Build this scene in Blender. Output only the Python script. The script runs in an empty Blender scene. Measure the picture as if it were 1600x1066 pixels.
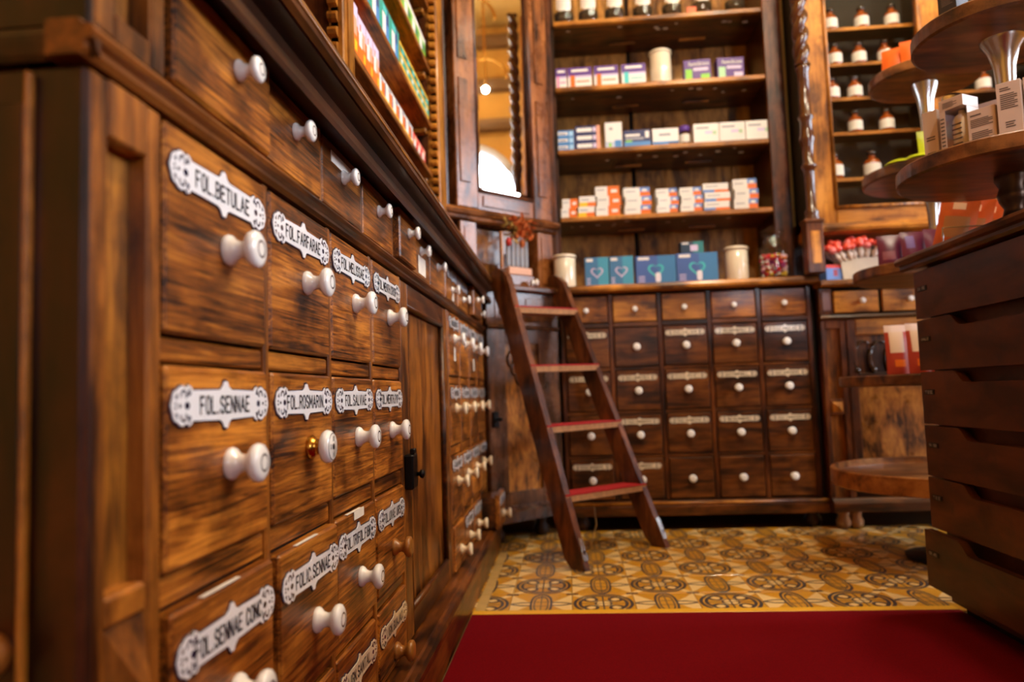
import bpy, math, random
from math import sin, cos, pi, radians
from mathutils import Matrix, Vector

random.seed(7)
S = bpy.context.scene
COL = S.collection

# ------------------------------------------------------------------ camera
cd = bpy.data.cameras.new('camera'); CAM = bpy.data.objects.new('camera', cd); COL.objects.link(CAM)
YAW, PITCH, ROLL = 0.0755, 0.0731, -0.0336
fw = Vector((-sin(YAW)*cos(PITCH), cos(YAW)*cos(PITCH), sin(PITCH)))
rt = Vector((cos(YAW), sin(YAW), 0)); up = rt.cross(fw)
r2 = rt*cos(ROLL)+up*sin(ROLL); u2 = -rt*sin(ROLL)+up*cos(ROLL)
CAM.matrix_world = Matrix(((r2.x, u2.x, -fw.x, 0), (r2.y, u2.y, -fw.y, 0), (r2.z, u2.z, -fw.z, 0.56), (0, 0, 0, 1)))
cd.sensor_width = 36; cd.lens = 1150.3/1600*36; cd.clip_start = 0.02
cd.dof.use_dof = True; cd.dof.focus_distance = 1.15; cd.dof.aperture_fstop = 3.0; cd.dof.aperture_blades = 7
S.camera = CAM

# ------------------------------------------------------------------ world, exposure
W = bpy.data.worlds.new('world'); S.world = W; W.use_nodes = True
W.node_tree.nodes['Background'].inputs[0].default_value = (0.75, 0.86, 1, 1)
W.node_tree.nodes['Background'].inputs[1].default_value = 0.5
S.view_settings.view_transform = 'Standard'; S.view_settings.look = 'None'
S.view_settings.gamma = 1; S.view_settings.use_curve_mapping = False
S.view_settings.exposure = -0.34
WINDOW_POWER = 30.0       # brightness of the daylight in the window panes
GLOBE_POWER = 330.0        # brightness of the warm lamp globes

# ------------------------------------------------------------------ materials
MATS = {}
def srgb(r, g, b):
    f = lambda c: (c/12.92 if c <= .04045 else ((c+.055)/1.055)**2.4)
    return (f(r/255), f(g/255), f(b/255), 1)
def newmat(name):
    m = bpy.data.materials.new(name); m.use_nodes = True
    return m, m.node_tree.nodes, m.node_tree.links, m.node_tree.nodes['Principled BSDF']
def plain(name, col, rough=.5, metal=0, coat=0, spec=.5, noise=0.0, nscale=30, emit=0, alpha=1, trans=0, ior=1.45):
    if name in MATS: return MATS[name]
    m, N, L, b = newmat(name)
    b.inputs['Base Color'].default_value = col
    b.inputs['Roughness'].default_value = rough
    b.inputs['Metallic'].default_value = metal
    b.inputs['Coat Weight'].default_value = coat
    b.inputs['Coat Roughness'].default_value = .08
    b.inputs['Specular IOR Level'].default_value = spec
    b.inputs['Transmission Weight'].default_value = trans
    b.inputs['IOR'].default_value = ior
    b.inputs['Alpha'].default_value = alpha
    if emit:
        b.inputs['Emission Color'].default_value = col; b.inputs['Emission Strength'].default_value = emit
    if noise:
        tc = N.new('ShaderNodeTexCoord'); n = N.new('ShaderNodeTexNoise'); n.inputs['Scale'].default_value = nscale
        n.inputs['Detail'].default_value = 5
        mx = N.new('ShaderNodeMix'); mx.data_type = 'RGBA'; mx.blend_type = 'MULTIPLY'
        cr = N.new('ShaderNodeValToRGB'); cr.color_ramp.elements[0].position = .3; cr.color_ramp.elements[1].position = .7
        k = 1-noise
        cr.color_ramp.elements[0].color = (k, k, k, 1); cr.color_ramp.elements[1].color = (1, 1, 1, 1)
        L.new(tc.outputs['Object'], n.inputs['Vector']); L.new(n.outputs['Fac'], cr.inputs['Fac'])
        mx.inputs[0].default_value = 1; mx.inputs[6].default_value = col
        L.new(cr.outputs['Color'], mx.inputs[7]); L.new(mx.outputs[2], b.inputs['Base Color'])
    MATS[name] = m
    return m
def wood(name, dark, mid, light, axis='x', rough=.38, coat=.25, bands=90, stretch=1.0, wav=6.0, contrast=1.0, pores=.55, wear=0.0):
    """wood with grain along the local axis x or z"""
    K = (.88, .78, .54); dark, mid, light = [tuple(a*k for a, k in zip(c, K)) for c in (dark, mid, light)]
    m, N, L, b = newmat(name)
    tc = N.new('ShaderNodeTexCoord'); oi = N.new('ShaderNodeObjectInfo')
    mul = N.new('ShaderNodeVectorMath'); mul.operation = 'SCALE'; mul.inputs[0].default_value = (13.7, 5.1, 9.3)
    L.new(oi.outputs['Random'], mul.inputs['Scale'])
    add = N.new('ShaderNodeVectorMath'); L.new(tc.outputs['Object'], add.inputs[0]); L.new(mul.outputs[0], add.inputs[1])
    def mapped(sx, sz):
        mp = N.new('ShaderNodeMapping'); mp.inputs['Scale'].default_value = (sx, sz, sz) if axis == 'x' else (sz, sz, sx)
        L.new(add.outputs[0], mp.inputs['Vector']); return mp.outputs[0]
    # broad figure
    n1 = N.new('ShaderNodeTexNoise'); n1.inputs['Scale'].default_value = 1; n1.inputs['Detail'].default_value = 3; n1.inputs['Distortion'].default_value = .6
    L.new(mapped(5*stretch, 16), n1.inputs['Vector'])
    # streaks of the annual rings, irregular
    wv = N.new('ShaderNodeTexNoise'); wv.inputs['Scale'].default_value = 1; wv.inputs['Detail'].default_value = 4; wv.inputs['Distortion'].default_value = wav*.14; wv.inputs['Roughness'].default_value = .55
    L.new(mapped(6*stretch, bands*.75), wv.inputs['Vector'])
    # pores
    n2 = N.new('ShaderNodeTexNoise'); n2.inputs['Scale'].default_value = 1; n2.inputs['Detail'].default_value = 4; n2.inputs['Roughness'].default_value = .65
    L.new(mapped(26*stretch, 520), n2.inputs['Vector'])
    mix = N.new('ShaderNodeMath'); mix.operation = 'MULTIPLY_ADD'; mix.inputs[1].default_value = .9*contrast
    L.new(wv.outputs['Fac'], mix.inputs[0]); L.new(n1.outputs['Fac'], mix.inputs[2])
    m2 = N.new('ShaderNodeMath'); m2.operation = 'MULTIPLY_ADD'; m2.inputs[1].default_value = pores*.5
    L.new(n2.outputs['Fac'], m2.inputs[0]); L.new(mix.outputs[0], m2.inputs[2])
    cr = N.new('ShaderNodeValToRGB'); e = cr.color_ramp.elements
    e[0].position = .05; e[0].color = (*dark[:3], 1); e[1].position = .95; e[1].color = (*light[:3], 1)
    k = e.new(.5); k.color = (*mid[:3], 1)
    nr = N.new('ShaderNodeMapRange'); mean = .5+.45*contrast+.25*pores; nr.inputs['From Min'].default_value = mean-.12-.14*contrast; nr.inputs['From Max'].default_value = mean+.12+.14*contrast
    L.new(m2.outputs[0], nr.inputs['Value']); L.new(nr.outputs[0], cr.inputs['Fac'])
    # each piece a little lighter or darker
    hv = N.new('ShaderNodeHueSaturation'); mr = N.new('ShaderNodeMapRange'); mr.inputs['To Min'].default_value = .82; mr.inputs['To Max'].default_value = 1.2
    L.new(oi.outputs['Random'], mr.inputs['Value']); L.new(mr.outputs[0], hv.inputs['Value']); L.new(cr.outputs['Color'], hv.inputs['Color'])
    # stains and old dirt
    n3 = N.new('ShaderNodeTexNoise'); n3.inputs['Scale'].default_value = 11; n3.inputs['Detail'].default_value = 6; n3.inputs['Roughness'].default_value = .7
    L.new(add.outputs[0], n3.inputs['Vector'])
    c3 = N.new('ShaderNodeValToRGB'); c3.color_ramp.elements[0].position = .3; c3.color_ramp.elements[0].color = (.3, .26, .24, 1)
    c3.color_ramp.elements[1].position = .5; c3.color_ramp.elements[1].color = (1, 1, 1, 1)
    L.new(n3.outputs['Fac'], c3.inputs['Fac'])
    mx = N.new('ShaderNodeMix'); mx.data_type = 'RGBA'; mx.blend_type = 'MULTIPLY'; mx.inputs[0].default_value = .8
    L.new(hv.outputs['Color'], mx.inputs[6]); L.new(c3.outputs['Color'], mx.inputs[7])
    L.new(mx.outputs[2], b.inputs['Base Color'])
    rr = N.new('ShaderNodeMapRange'); rr.inputs['To Min'].default_value = rough-.1; rr.inputs['To Max'].default_value = rough+.14
    L.new(n3.outputs['Fac'], rr.inputs['Value']); L.new(rr.outputs[0], b.inputs['Roughness'])
    b.inputs['Coat Weight'].default_value = coat*.55; b.inputs['Coat Roughness'].default_value = .14; b.inputs['Specular IOR Level'].default_value = .35
    bp = N.new('ShaderNodeBump'); bp.inputs['Strength'].default_value = .18; bp.inputs['Distance'].default_value = .002
    L.new(m2.outputs[0], bp.inputs['Height']); L.new(bp.outputs[0], b.inputs['Normal'])
    MATS[name] = m
    return m
def lin(*c): return c
OAK = wood('oak_front', (.022, .006, .001), (.27, .086, .012), (.62, .25, .042), 'x', .36, .3, bands=270, stretch=1.3, wav=8, contrast=1.2)
OAKV = wood('oak_upright', (.035, .010, .002), (.25, .085, .013), (.46, .175, .03), 'z', .36, .3, bands=90, wav=3, contrast=.7)
OAKD = wood('oak_dark_rail', (.014, .004, .001), (.10, .030, .005), (.22, .072, .013), 'x', .35, .3, bands=120, wav=3, contrast=.8)
MAH = wood('mahogany_dark', (.008, .0022, .001), (.036, .0095, .0028), (.075, .021, .006), 'x', .33, .35, bands=60, wav=3, contrast=.7)
MAHV = wood('mahogany_dark_upright', (.006, .0014, .0006), (.034, .0078, .0022), (.075, .019, .005), 'z', .33, .3, bands=60, wav=3, contrast=.7)
MAHW = wood('mahogany_warm', (.016, .005, .0013), (.095, .029, .006), (.19, .064, .013), 'x', .36, .3, bands=80, wav=4, contrast=.8)
MAHWV = wood('mahogany_warm_upright', (.014, .004, .0012), (.085, .023, .005), (.18, .054, .011), 'z', .36, .3, bands=70, wav=4, contrast=.8)
GOLD = wood('golden_oak', (.11, .038, .005), (.42, .165, .022), (.64, .29, .05), 'x', .36, .3, bands=90, wav=3, contrast=.6)
GOLDV = wood('golden_oak_upright', (.11, .038, .005), (.42, .165, .022), (.64, .29, .05), 'z', .36, .3, bands=90, wav=3, contrast=.6)
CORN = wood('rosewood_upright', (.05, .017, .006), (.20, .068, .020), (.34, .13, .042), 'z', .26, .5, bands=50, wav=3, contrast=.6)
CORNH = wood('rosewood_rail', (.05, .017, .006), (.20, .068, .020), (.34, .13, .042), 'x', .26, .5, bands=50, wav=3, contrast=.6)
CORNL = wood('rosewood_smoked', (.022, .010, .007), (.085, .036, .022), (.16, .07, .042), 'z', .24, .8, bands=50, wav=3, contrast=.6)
BURR = wood('burr_panel', (.05, .018, .005), (.28, .11, .026), (.48, .22, .06), 'z', .28, .45, bands=60, stretch=2, wav=9, contrast=.8)
COUN = wood('counter_front', (.05, .014, .0035), (.095, .028, .007), (.14, .043, .012), 'x', .42, .1, bands=30, wav=2, contrast=.5, pores=.3)
WAL = wood('walnut_tray', (.04, .014, .005), (.14, .052, .018), (.25, .105, .04), 'x', .36, .2, bands=40, wav=2, contrast=.7)
TRAYG = wood('ash_tray', (.12, .04, .011), (.32, .125, .036), (.48, .22, .075), 'x', .34, .25, bands=40, wav=2, contrast=.6)
LADW = wood('ladder_wood', (.03, .008, .002), (.12, .035, .008), (.24, .078, .02), 'z', .34, .3, bands=60, wav=3, contrast=.7)
PINE = wood('back_board', (.13, .058, .014), (.44, .215, .054), (.64, .34, .10), 'z', .55, .05, bands=40, wav=5, contrast=.7)
PORC = plain('porcelain', srgb(236, 232, 226), .12, coat=.6)
IVORY = plain('ivory_porcelain', srgb(226, 205, 170), .16, coat=.5)
KRING = plain('knob_ring', srgb(84, 72, 70), .25)
BONE = plain('enamel_white', srgb(232, 232, 236), .16, coat=.5)
BONEY = plain('enamel_cream', srgb(226, 206, 176), .2, coat=.4)
NAVY = plain('enamel_navy', srgb(26, 26, 56), .2, coat=.4)
INK = plain('ink_black', srgb(22, 20, 24), .4)
BLACK = plain('black_iron', srgb(16, 15, 16), .38, metal=.6)
VOID = plain('dark_gap', srgb(12, 7, 5), .9)
BRASS = plain('brass', srgb(190, 140, 60), .25, metal=1)
STEEL = plain('steel', srgb(190, 188, 184), .22, metal=1)
PAPER = plain('paper', srgb(230, 222, 210), .7, noise=.08, nscale=60)
BOXWOOD = plain('boxwood', srgb(168, 106, 40), .35, coat=.3, noise=.35, nscale=60)
def thin_glass(name, tint=(.96, .97, .96, 1), gloss=1.0):
    m, N, L, b = newmat(name); N.remove(b)
    tr = N.new('ShaderNodeBsdfTransparent'); tr.inputs[0].default_value = tint
    gl = N.new('ShaderNodeBsdfGlossy'); gl.inputs['Roughness'].default_value = .03
    lw = N.new('ShaderNodeLayerWeight'); lw.inputs[0].default_value = .5; fr_ = N.new('ShaderNodeMath'); fr_.operation = 'POWER'; fr_.inputs[1].default_value = 4; L.new(lw.outputs['Facing'], fr_.inputs[0]); mu = N.new('ShaderNodeMath'); mu.operation = 'MULTIPLY_ADD'; mu.inputs[1].default_value = .6*gloss; mu.inputs[2].default_value = .045*gloss
    mx = N.new('ShaderNodeMixShader'); L.new(fr_.outputs[0], mu.inputs[0]); L.new(mu.outputs[0], mx.inputs[0]); L.new(tr.outputs[0], mx.inputs[1]); L.new(gl.outputs[0], mx.inputs[2])
    L.new(mx.outputs[0], N['Material Output'].inputs['Surface']); MATS[name] = m; return m
GLASS = thin_glass('clear_glass')
MIRROR = plain('mirror_silver', (.92, .92, .9, 1), .015, metal=1)
RED = plain('red_cloth', srgb(168, 14, 22), .85, noise=.25, nscale=200)
def flat(r, g, b, rough=.45):
    return plain('print_%02x%02x%02x' % (r, g, b), srgb(r, g, b), rough)

# ------------------------------------------------------------------ mesh building
class MB:
    def __init__(s): s.v = []; s.f = []; s.m = []; s.sm = []; s.mats = []
    def mi(s, mat):
        if mat not in s.mats: s.mats.append(mat)
        return s.mats.index(mat)
    def add(s, vs, fs, mat, smooth=False):
        o = len(s.v); i = s.mi(mat)
        s.v += [tuple(p) for p in vs]
        for f in fs: s.f.append([o+k for k in f]); s.m.append(i); s.sm.append(smooth)
        return s
    def box(s, x0, x1, y0, y1, z0, z1, mat, ch=.0015, M=None):
        ch = min(ch, abs(x1-x0)*.4, abs(y1-y0)*.4, abs(z1-z0)*.4)
        X = (x0, x1); Y = (y0, y1); Z = (z0, z1); vs = []; idx = {}
        if ch <= 0:
            vs = [(X[i], Y[j], Z[k]) for i in (0, 1) for j in (0, 1) for k in (0, 1)]
            fs = [(0, 1, 3, 2), (4, 6, 7, 5), (0, 4, 5, 1), (2, 3, 7, 6), (0, 2, 6, 4), (1, 5, 7, 3)]
        else:
            for i in (0, 1):
                for j in (0, 1):
                    for k in (0, 1):
                        dx = ch if i == 0 else -ch; dy = ch if j == 0 else -ch; dz = ch if k == 0 else -ch
                        for a in range(3):
                            p = [X[i]+dx, Y[j]+dy, Z[k]+dz]; p[a] = (X[i], Y[j], Z[k])[a]
                            idx[i, j, k, a] = len(vs); vs.append(p)
            g = lambda i, j, k, a: idx[i, j, k, a]
            fs = []
            for i in (0, 1): fs.append([g(i, 0, 0, 0), g(i, 1, 0, 0), g(i, 1, 1, 0), g(i, 0, 1, 0)])
            for j in (0, 1): fs.append([g(0, j, 0, 1), g(1, j, 0, 1), g(1, j, 1, 1), g(0, j, 1, 1)])
            for k in (0, 1): fs.append([g(0, 0, k, 2), g(1, 0, k, 2), g(1, 1, k, 2), g(0, 1, k, 2)])
            for i in (0, 1):
                for j in (0, 1): fs.append([g(i, j, 0, 0), g(i, j, 1, 0), g(i, j, 1, 1), g(i, j, 0, 1)])
                for k in (0, 1): fs.append([g(i, 0, k, 0), g(i, 1, k, 0), g(i, 1, k, 2), g(i, 0, k, 2)])
            for j in (0, 1):
                for k in (0, 1): fs.append([g(0, j, k, 1), g(1, j, k, 1), g(1, j, k, 2), g(0, j, k, 2)])
            for i in (0, 1):
                for j in (0, 1):
                    for k in (0, 1): fs.append([g(i, j, k, 0), g(i, j, k, 1), g(i, j, k, 2)])
            c = Vector(((x0+x1)/2, (y0+y1)/2, (z0+z1)/2))
            for q in fs:
                a, b_, d = (Vector(vs[q[0]]), Vector(vs[q[1]]), Vector(vs[q[2]]))
                if (b_-a).cross(d-a).dot((a+b_+d)/3-c) < 0: q.reverse()
        if M is not None: vs = [M @ Vector(p) for p in vs]
        return s.add(vs, fs, mat)
    def prism(s, pts, a, b, mat, plane='xz', M=None, smooth=False):
        """polygon in a plane, extruded along the third axis from a to b"""
        n = len(pts)
        if plane == 'xz': mk = lambda p, t: (p[0], t, p[1])
        elif plane == 'xy': mk = lambda p, t: (p[0], p[1], t)
        else: mk = lambda p, t: (t, p[0], p[1])
        vs = [mk(p, a) for p in pts]+[mk(p, b) for p in pts]
        area = sum(pts[i][0]*pts[(i+1) % n][1]-pts[(i+1) % n][0]*pts[i][1] for i in range(n))
        flip = (area > 0) ^ (b > a)
        if plane == 'xz': flip = not flip
        c0 = list(range(n)); c1 = list(range(n, 2*n))
        sides = [[i, (i+1) % n, n+(i+1) % n, n+i] for i in range(n)]
        if flip: c1 = c1[::-1]; sides = [q[::-1] for q in sides] if False else [q[::-1] for q in sides]; fs = [c0, c1]+sides
        else: fs = [c0[::-1], c1]+sides
        if M is not None: vs = [M @ Vector(p) for p in vs]
        return s.add(vs, fs, mat, smooth)
    def lathe(s, prof, mat, seg=20, c=(0, 0, 0), axis='z', mats=None, M=None, smooth=True):
        """profile of (radius, height); axis 'z' or 'y' (towards the viewer, -y)"""
        rings = []; vs = []
        for r, hh in prof:
            ring = []
            if r < 1e-6:
                ring = [len(vs)]; vs.append((0, 0, hh))
            else:
                for i in range(seg):
                    t = 2*pi*i/seg; ring.append(len(vs)); vs.append((r*cos(t), r*sin(t), hh))
            rings.append(ring)
        if axis == 'y': vs = [(p[0], -p[2], p[1]) for p in vs]
        vs = [(p[0]+c[0], p[1]+c[1], p[2]+c[2]) for p in vs]
        if M is not None: vs = [M @ Vector(p) for p in vs]
        o = len(s.v); s.v += [tuple(p) for p in vs]
        for k in range(len(rings)-1):
            A, B = rings[k], rings[k+1]; mm = s.mi(mats[k] if mats else mat)
            for i in range(seg):
                j = (i+1) % seg
                if len(A) == 1 and len(B) == 1: break
                if len(A) == 1: q = [A[0], B[j], B[i]]
                elif len(B) == 1: q = [A[i], A[j], B[0]]
                else: q = [A[i], A[j], B[j], B[i]]
                s.f.append([o+t for t in q]); s.m.append(mm); s.sm.append(smooth)
        return s
    def tube(s, path, r, mat, seg=8, closed=False, M=None, rs=None):
        P = [Vector(p) for p in path]; n = len(P); vs = []
        for i, p in enumerate(P):
            a = P[(i-1) % n] if (closed or i > 0) else p; b = P[(i+1) % n] if (closed or i < n-1) else p
            t = (b-a).normalized(); ref = Vector((0, 0, 1)) if abs(t.z) < .9 else Vector((1, 0, 0))
            x = t.cross(ref).normalized(); y = t.cross(x); rr = rs[i] if rs else r
            vs += [p+(x*cos(2*pi*k/seg)+y*sin(2*pi*k/seg))*rr for k in range(seg)]
        fs = []
        for i in range(n if closed else n-1):
            for k in range(seg):
                a = i*seg+k; b = i*seg+(k+1) % seg; c = ((i+1) % n)*seg+(k+1) % seg; d = ((i+1) % n)*seg+k
                fs.append([a, b, c, d])
        if not closed: fs += [list(range(seg))[::-1], list(range((n-1)*seg, n*seg))]
        if M is not None: vs = [M @ Vector(p) for p in vs]
        return s.add(vs, fs, mat, True)
    def quad(s, pts, mat): return s.add(pts, [list(range(len(pts)))], mat)
    def mesh(s, name):
        me = bpy.data.meshes.new(name); me.from_pydata(s.v, [], s.f)
        for m in s.mats: me.materials.append(m)
        me.polygons.foreach_set('material_index', s.m); me.polygons.foreach_set('use_smooth', s.sm)
        me.update(); return me
    def build(s, name, parent=None, loc=(0, 0, 0), rz=0):
        return place(name, s.mesh(name), parent, loc, rz)
def place(name, me, parent=None, loc=(0, 0, 0), rz=0, rot=None):
    o = bpy.data.objects.new(name, me); COL.objects.link(o); o.parent = parent
    o.location = loc; o.rotation_euler = rot if rot else (0, 0, rz); return o
def tag(o, label, cat, group=None):
    o['label'] = label; o['category'] = cat
    if group: o['group'] = group
    return o
def thing(name, label, cat, loc=(0, 0, 0), rz=0, group=None):
    o = bpy.data.objects.new(name, None); COL.objects.link(o); o.location = loc; o.rotation_euler = (0, 0, rz)
    o.empty_display_size = .1
    return tag(o, label, cat, group)
def struct(o): o['kind'] = 'structure'; return o
ORD = ['first', 'second', 'third', 'fourth', 'fifth', 'sixth', 'seventh', 'eighth', 'ninth', 'tenth', 'eleventh', 'twelfth']

_txt = {}
def text_mesh(body, w, h, mat, th=.0003, fit=True):
    """lettering standing in the xz plane, facing -y, centred, w wide and h high"""
    key = (body, round(w, 4), round(h, 4), mat.name)
    if key in _txt: return _txt[key]
    cu = bpy.data.curves.new('t', 'FONT'); cu.body = body; cu.resolution_u = 2; cu.extrude = .001; cu.offset = .010; cu.space_character = 1.14
    ob = bpy.data.objects.new('t', cu); COL.objects.link(ob)
    dg = bpy.context.evaluated_depsgraph_get(); me = bpy.data.meshes.new_from_object(ob.evaluated_get(dg))
    bpy.data.objects.remove(ob); bpy.data.curves.remove(cu)
    xs = [v.co.x for v in me.vertices]; ys = [v.co.y for v in me.vertices]
    x0, x1, y0, y1 = min(xs), max(xs), min(ys), max(ys); sy = h/.72; y0 = -.0; ymid = .36
    sx = w/(x1-x0)
    for v in me.vertices:
        x, y, z = v.co
        v.co = ((x-(x0+x1)/2)*sx, -th if z > 0 else 0, (y-ymid)*sy)
    me.materials.clear(); me.materials.append(mat); me.name = 'lettering'; me.update()
    _txt[key] = me
    return me

# narrow enamel-sign capitals drawn with strokes
GLY = {'A': [[(0, 0), (.5, 1), (1, 0)], [(.2, .34), (.8, .34)]], 'B': [[(0, 0), (0, 1), (.7, 1), (1, .86), (1, .66), (.7, .53), (0, .53)], [(.7, .53), (1, .38), (1, .15), (.7, 0), (0, 0)]],
 'C': [[(1, .76), (.75, 1), (.25, 1), (0, .76), (0, .24), (.25, 0), (.75, 0), (1, .24)]], 'D': [[(0, 0), (0, 1), (.65, 1), (1, .76), (1, .24), (.65, 0), (0, 0)]],
 'E': [[(1, 1), (0, 1), (0, 0), (1, 0)], [(0, .52), (.8, .52)]], 'F': [[(1, 1), (0, 1), (0, 0)], [(0, .52), (.8, .52)]],
 'G': [[(1, .76), (.75, 1), (.25, 1), (0, .76), (0, .24), (.25, 0), (.75, 0), (1, .24), (1, .46), (.55, .46)]], 'H': [[(0, 0), (0, 1)], [(1, 0), (1, 1)], [(0, .52), (1, .52)]],
 'I': [[(.5, 0), (.5, 1)]], 'J': [[(1, 1), (1, .24), (.75, 0), (.25, 0), (0, .24)]], 'K': [[(0, 0), (0, 1)], [(1, 1), (0, .42)], [(.35, .62), (1, 0)]], 'L': [[(0, 1), (0, 0), (1, 0)]],
 'M': [[(0, 0), (0, 1), (.5, .3), (1, 1), (1, 0)]], 'N': [[(0, 0), (0, 1), (1, 0), (1, 1)]], 'O': [[(.25, 0), (0, .24), (0, .76), (.25, 1), (.75, 1), (1, .76), (1, .24), (.75, 0), (.25, 0)]],
 'P': [[(0, 0), (0, 1), (.7, 1), (1, .84), (1, .64), (.7, .48), (0, .48)]], 'Q': [[(.25, 0), (0, .24), (0, .76), (.25, 1), (.75, 1), (1, .76), (1, .24), (.75, 0), (.25, 0)], [(.6, .25), (1, 0)]],
 'R': [[(0, 0), (0, 1), (.7, 1), (1, .84), (1, .66), (.7, .5), (0, .5)], [(.6, .5), (1, 0)]], 'S': [[(1, .8), (.75, 1), (.25, 1), (0, .82), (0, .66), (.25, .54), (.75, .46), (1, .34), (1, .18), (.75, 0), (.25, 0), (0, .2)]],
 'T': [[(0, 1), (1, 1)], [(.5, 1), (.5, 0)]], 'U': [[(0, 1), (0, .24), (.25, 0), (.75, 0), (1, .24), (1, 1)]], 'V': [[(0, 1), (.5, 0), (1, 1)]], 'W': [[(0, 1), (.25, 0), (.5, .7), (.75, 0), (1, 1)]],
 'X': [[(0, 0), (1, 1)], [(0, 1), (1, 0)]], 'Y': [[(0, 1), (.5, .5), (1, 1)], [(.5, .5), (.5, 0)]], 'Z': [[(0, 1), (1, 1), (0, 0), (1, 0)]]}
def sign_mesh(body, w, h, mat, th=.0003):
    key = ('s', body, round(w, 4), round(h, 4), mat.name)
    if key in _txt: return _txt[key]
    adv = {'.': .34, ' ': .6, 'I': .3, 'M': 1.3, 'W': 1.4, 'A': 1.15}; gap = .5
    tot = sum(adv.get(c, 1.0) for c in body)+gap*(len(body)-1); cw = w/tot; x = -w/2; m = MB(); t = h*.08
    def seg(p, q):
        p, q = Vector(p), Vector(q); d = (q-p).normalized(); n = Vector((-d.y, d.x))*t; p = p-d*t*.8; q = q+d*t*.8
        m.quad([(c.x, -th, c.y) for c in (p+n, p-n, q-n, q+n)], mat)
    for c in body:
        a = adv.get(c, 1.0)*cw
        if c == '.': m.quad([(x, -th, -h/2-t), (x+2.2*t, -th, -h/2-t), (x+2.2*t, -th, -h/2+1.4*t), (x, -th, -h/2+1.4*t)], mat)
        for pl in GLY.get(c, []):
            P = [(x+u*a, (v-.5)*h) for u, v in pl]
            for k in range(len(P)-1): seg(P[k], P[k+1])
        x += a+gap*cw
    _txt[key] = m.mesh('lettering')
    return _txt[key]

# ------------------------------------------------------------------ room shell
XL, XR, YF, YB, HC = -.80, 4.6, -3.4, 3.55, 4.6
OCHRE = plain('ochre_plaster', srgb(206, 150, 62), .8, noise=.3, nscale=2.2)
CEILM = plain('ceiling_plaster', srgb(214, 168, 84), .85, noise=.3, nscale=1.6)
def wallbox(name, *b, mat=OCHRE):
    m = MB(); m.box(*b, mat, 0); return struct(m.build(name))
wallbox('wall_left', XL-.15, XL, YF-.15, YB+.15, 0, HC)
wallbox('wall_back', XL, XR, YB, YB+.15, 0, HC)
wallbox('wall_right', XR, XR+.15, YF-.15, YB+.15, 0, HC)
wallbox('wall_front', XL, XR, YF-.15, YF, 0, HC)
wallbox('ceiling', XL-.15, XR+.15, YF-.15, YB+.15, HC, HC+.15, mat=CEILM)

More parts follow.
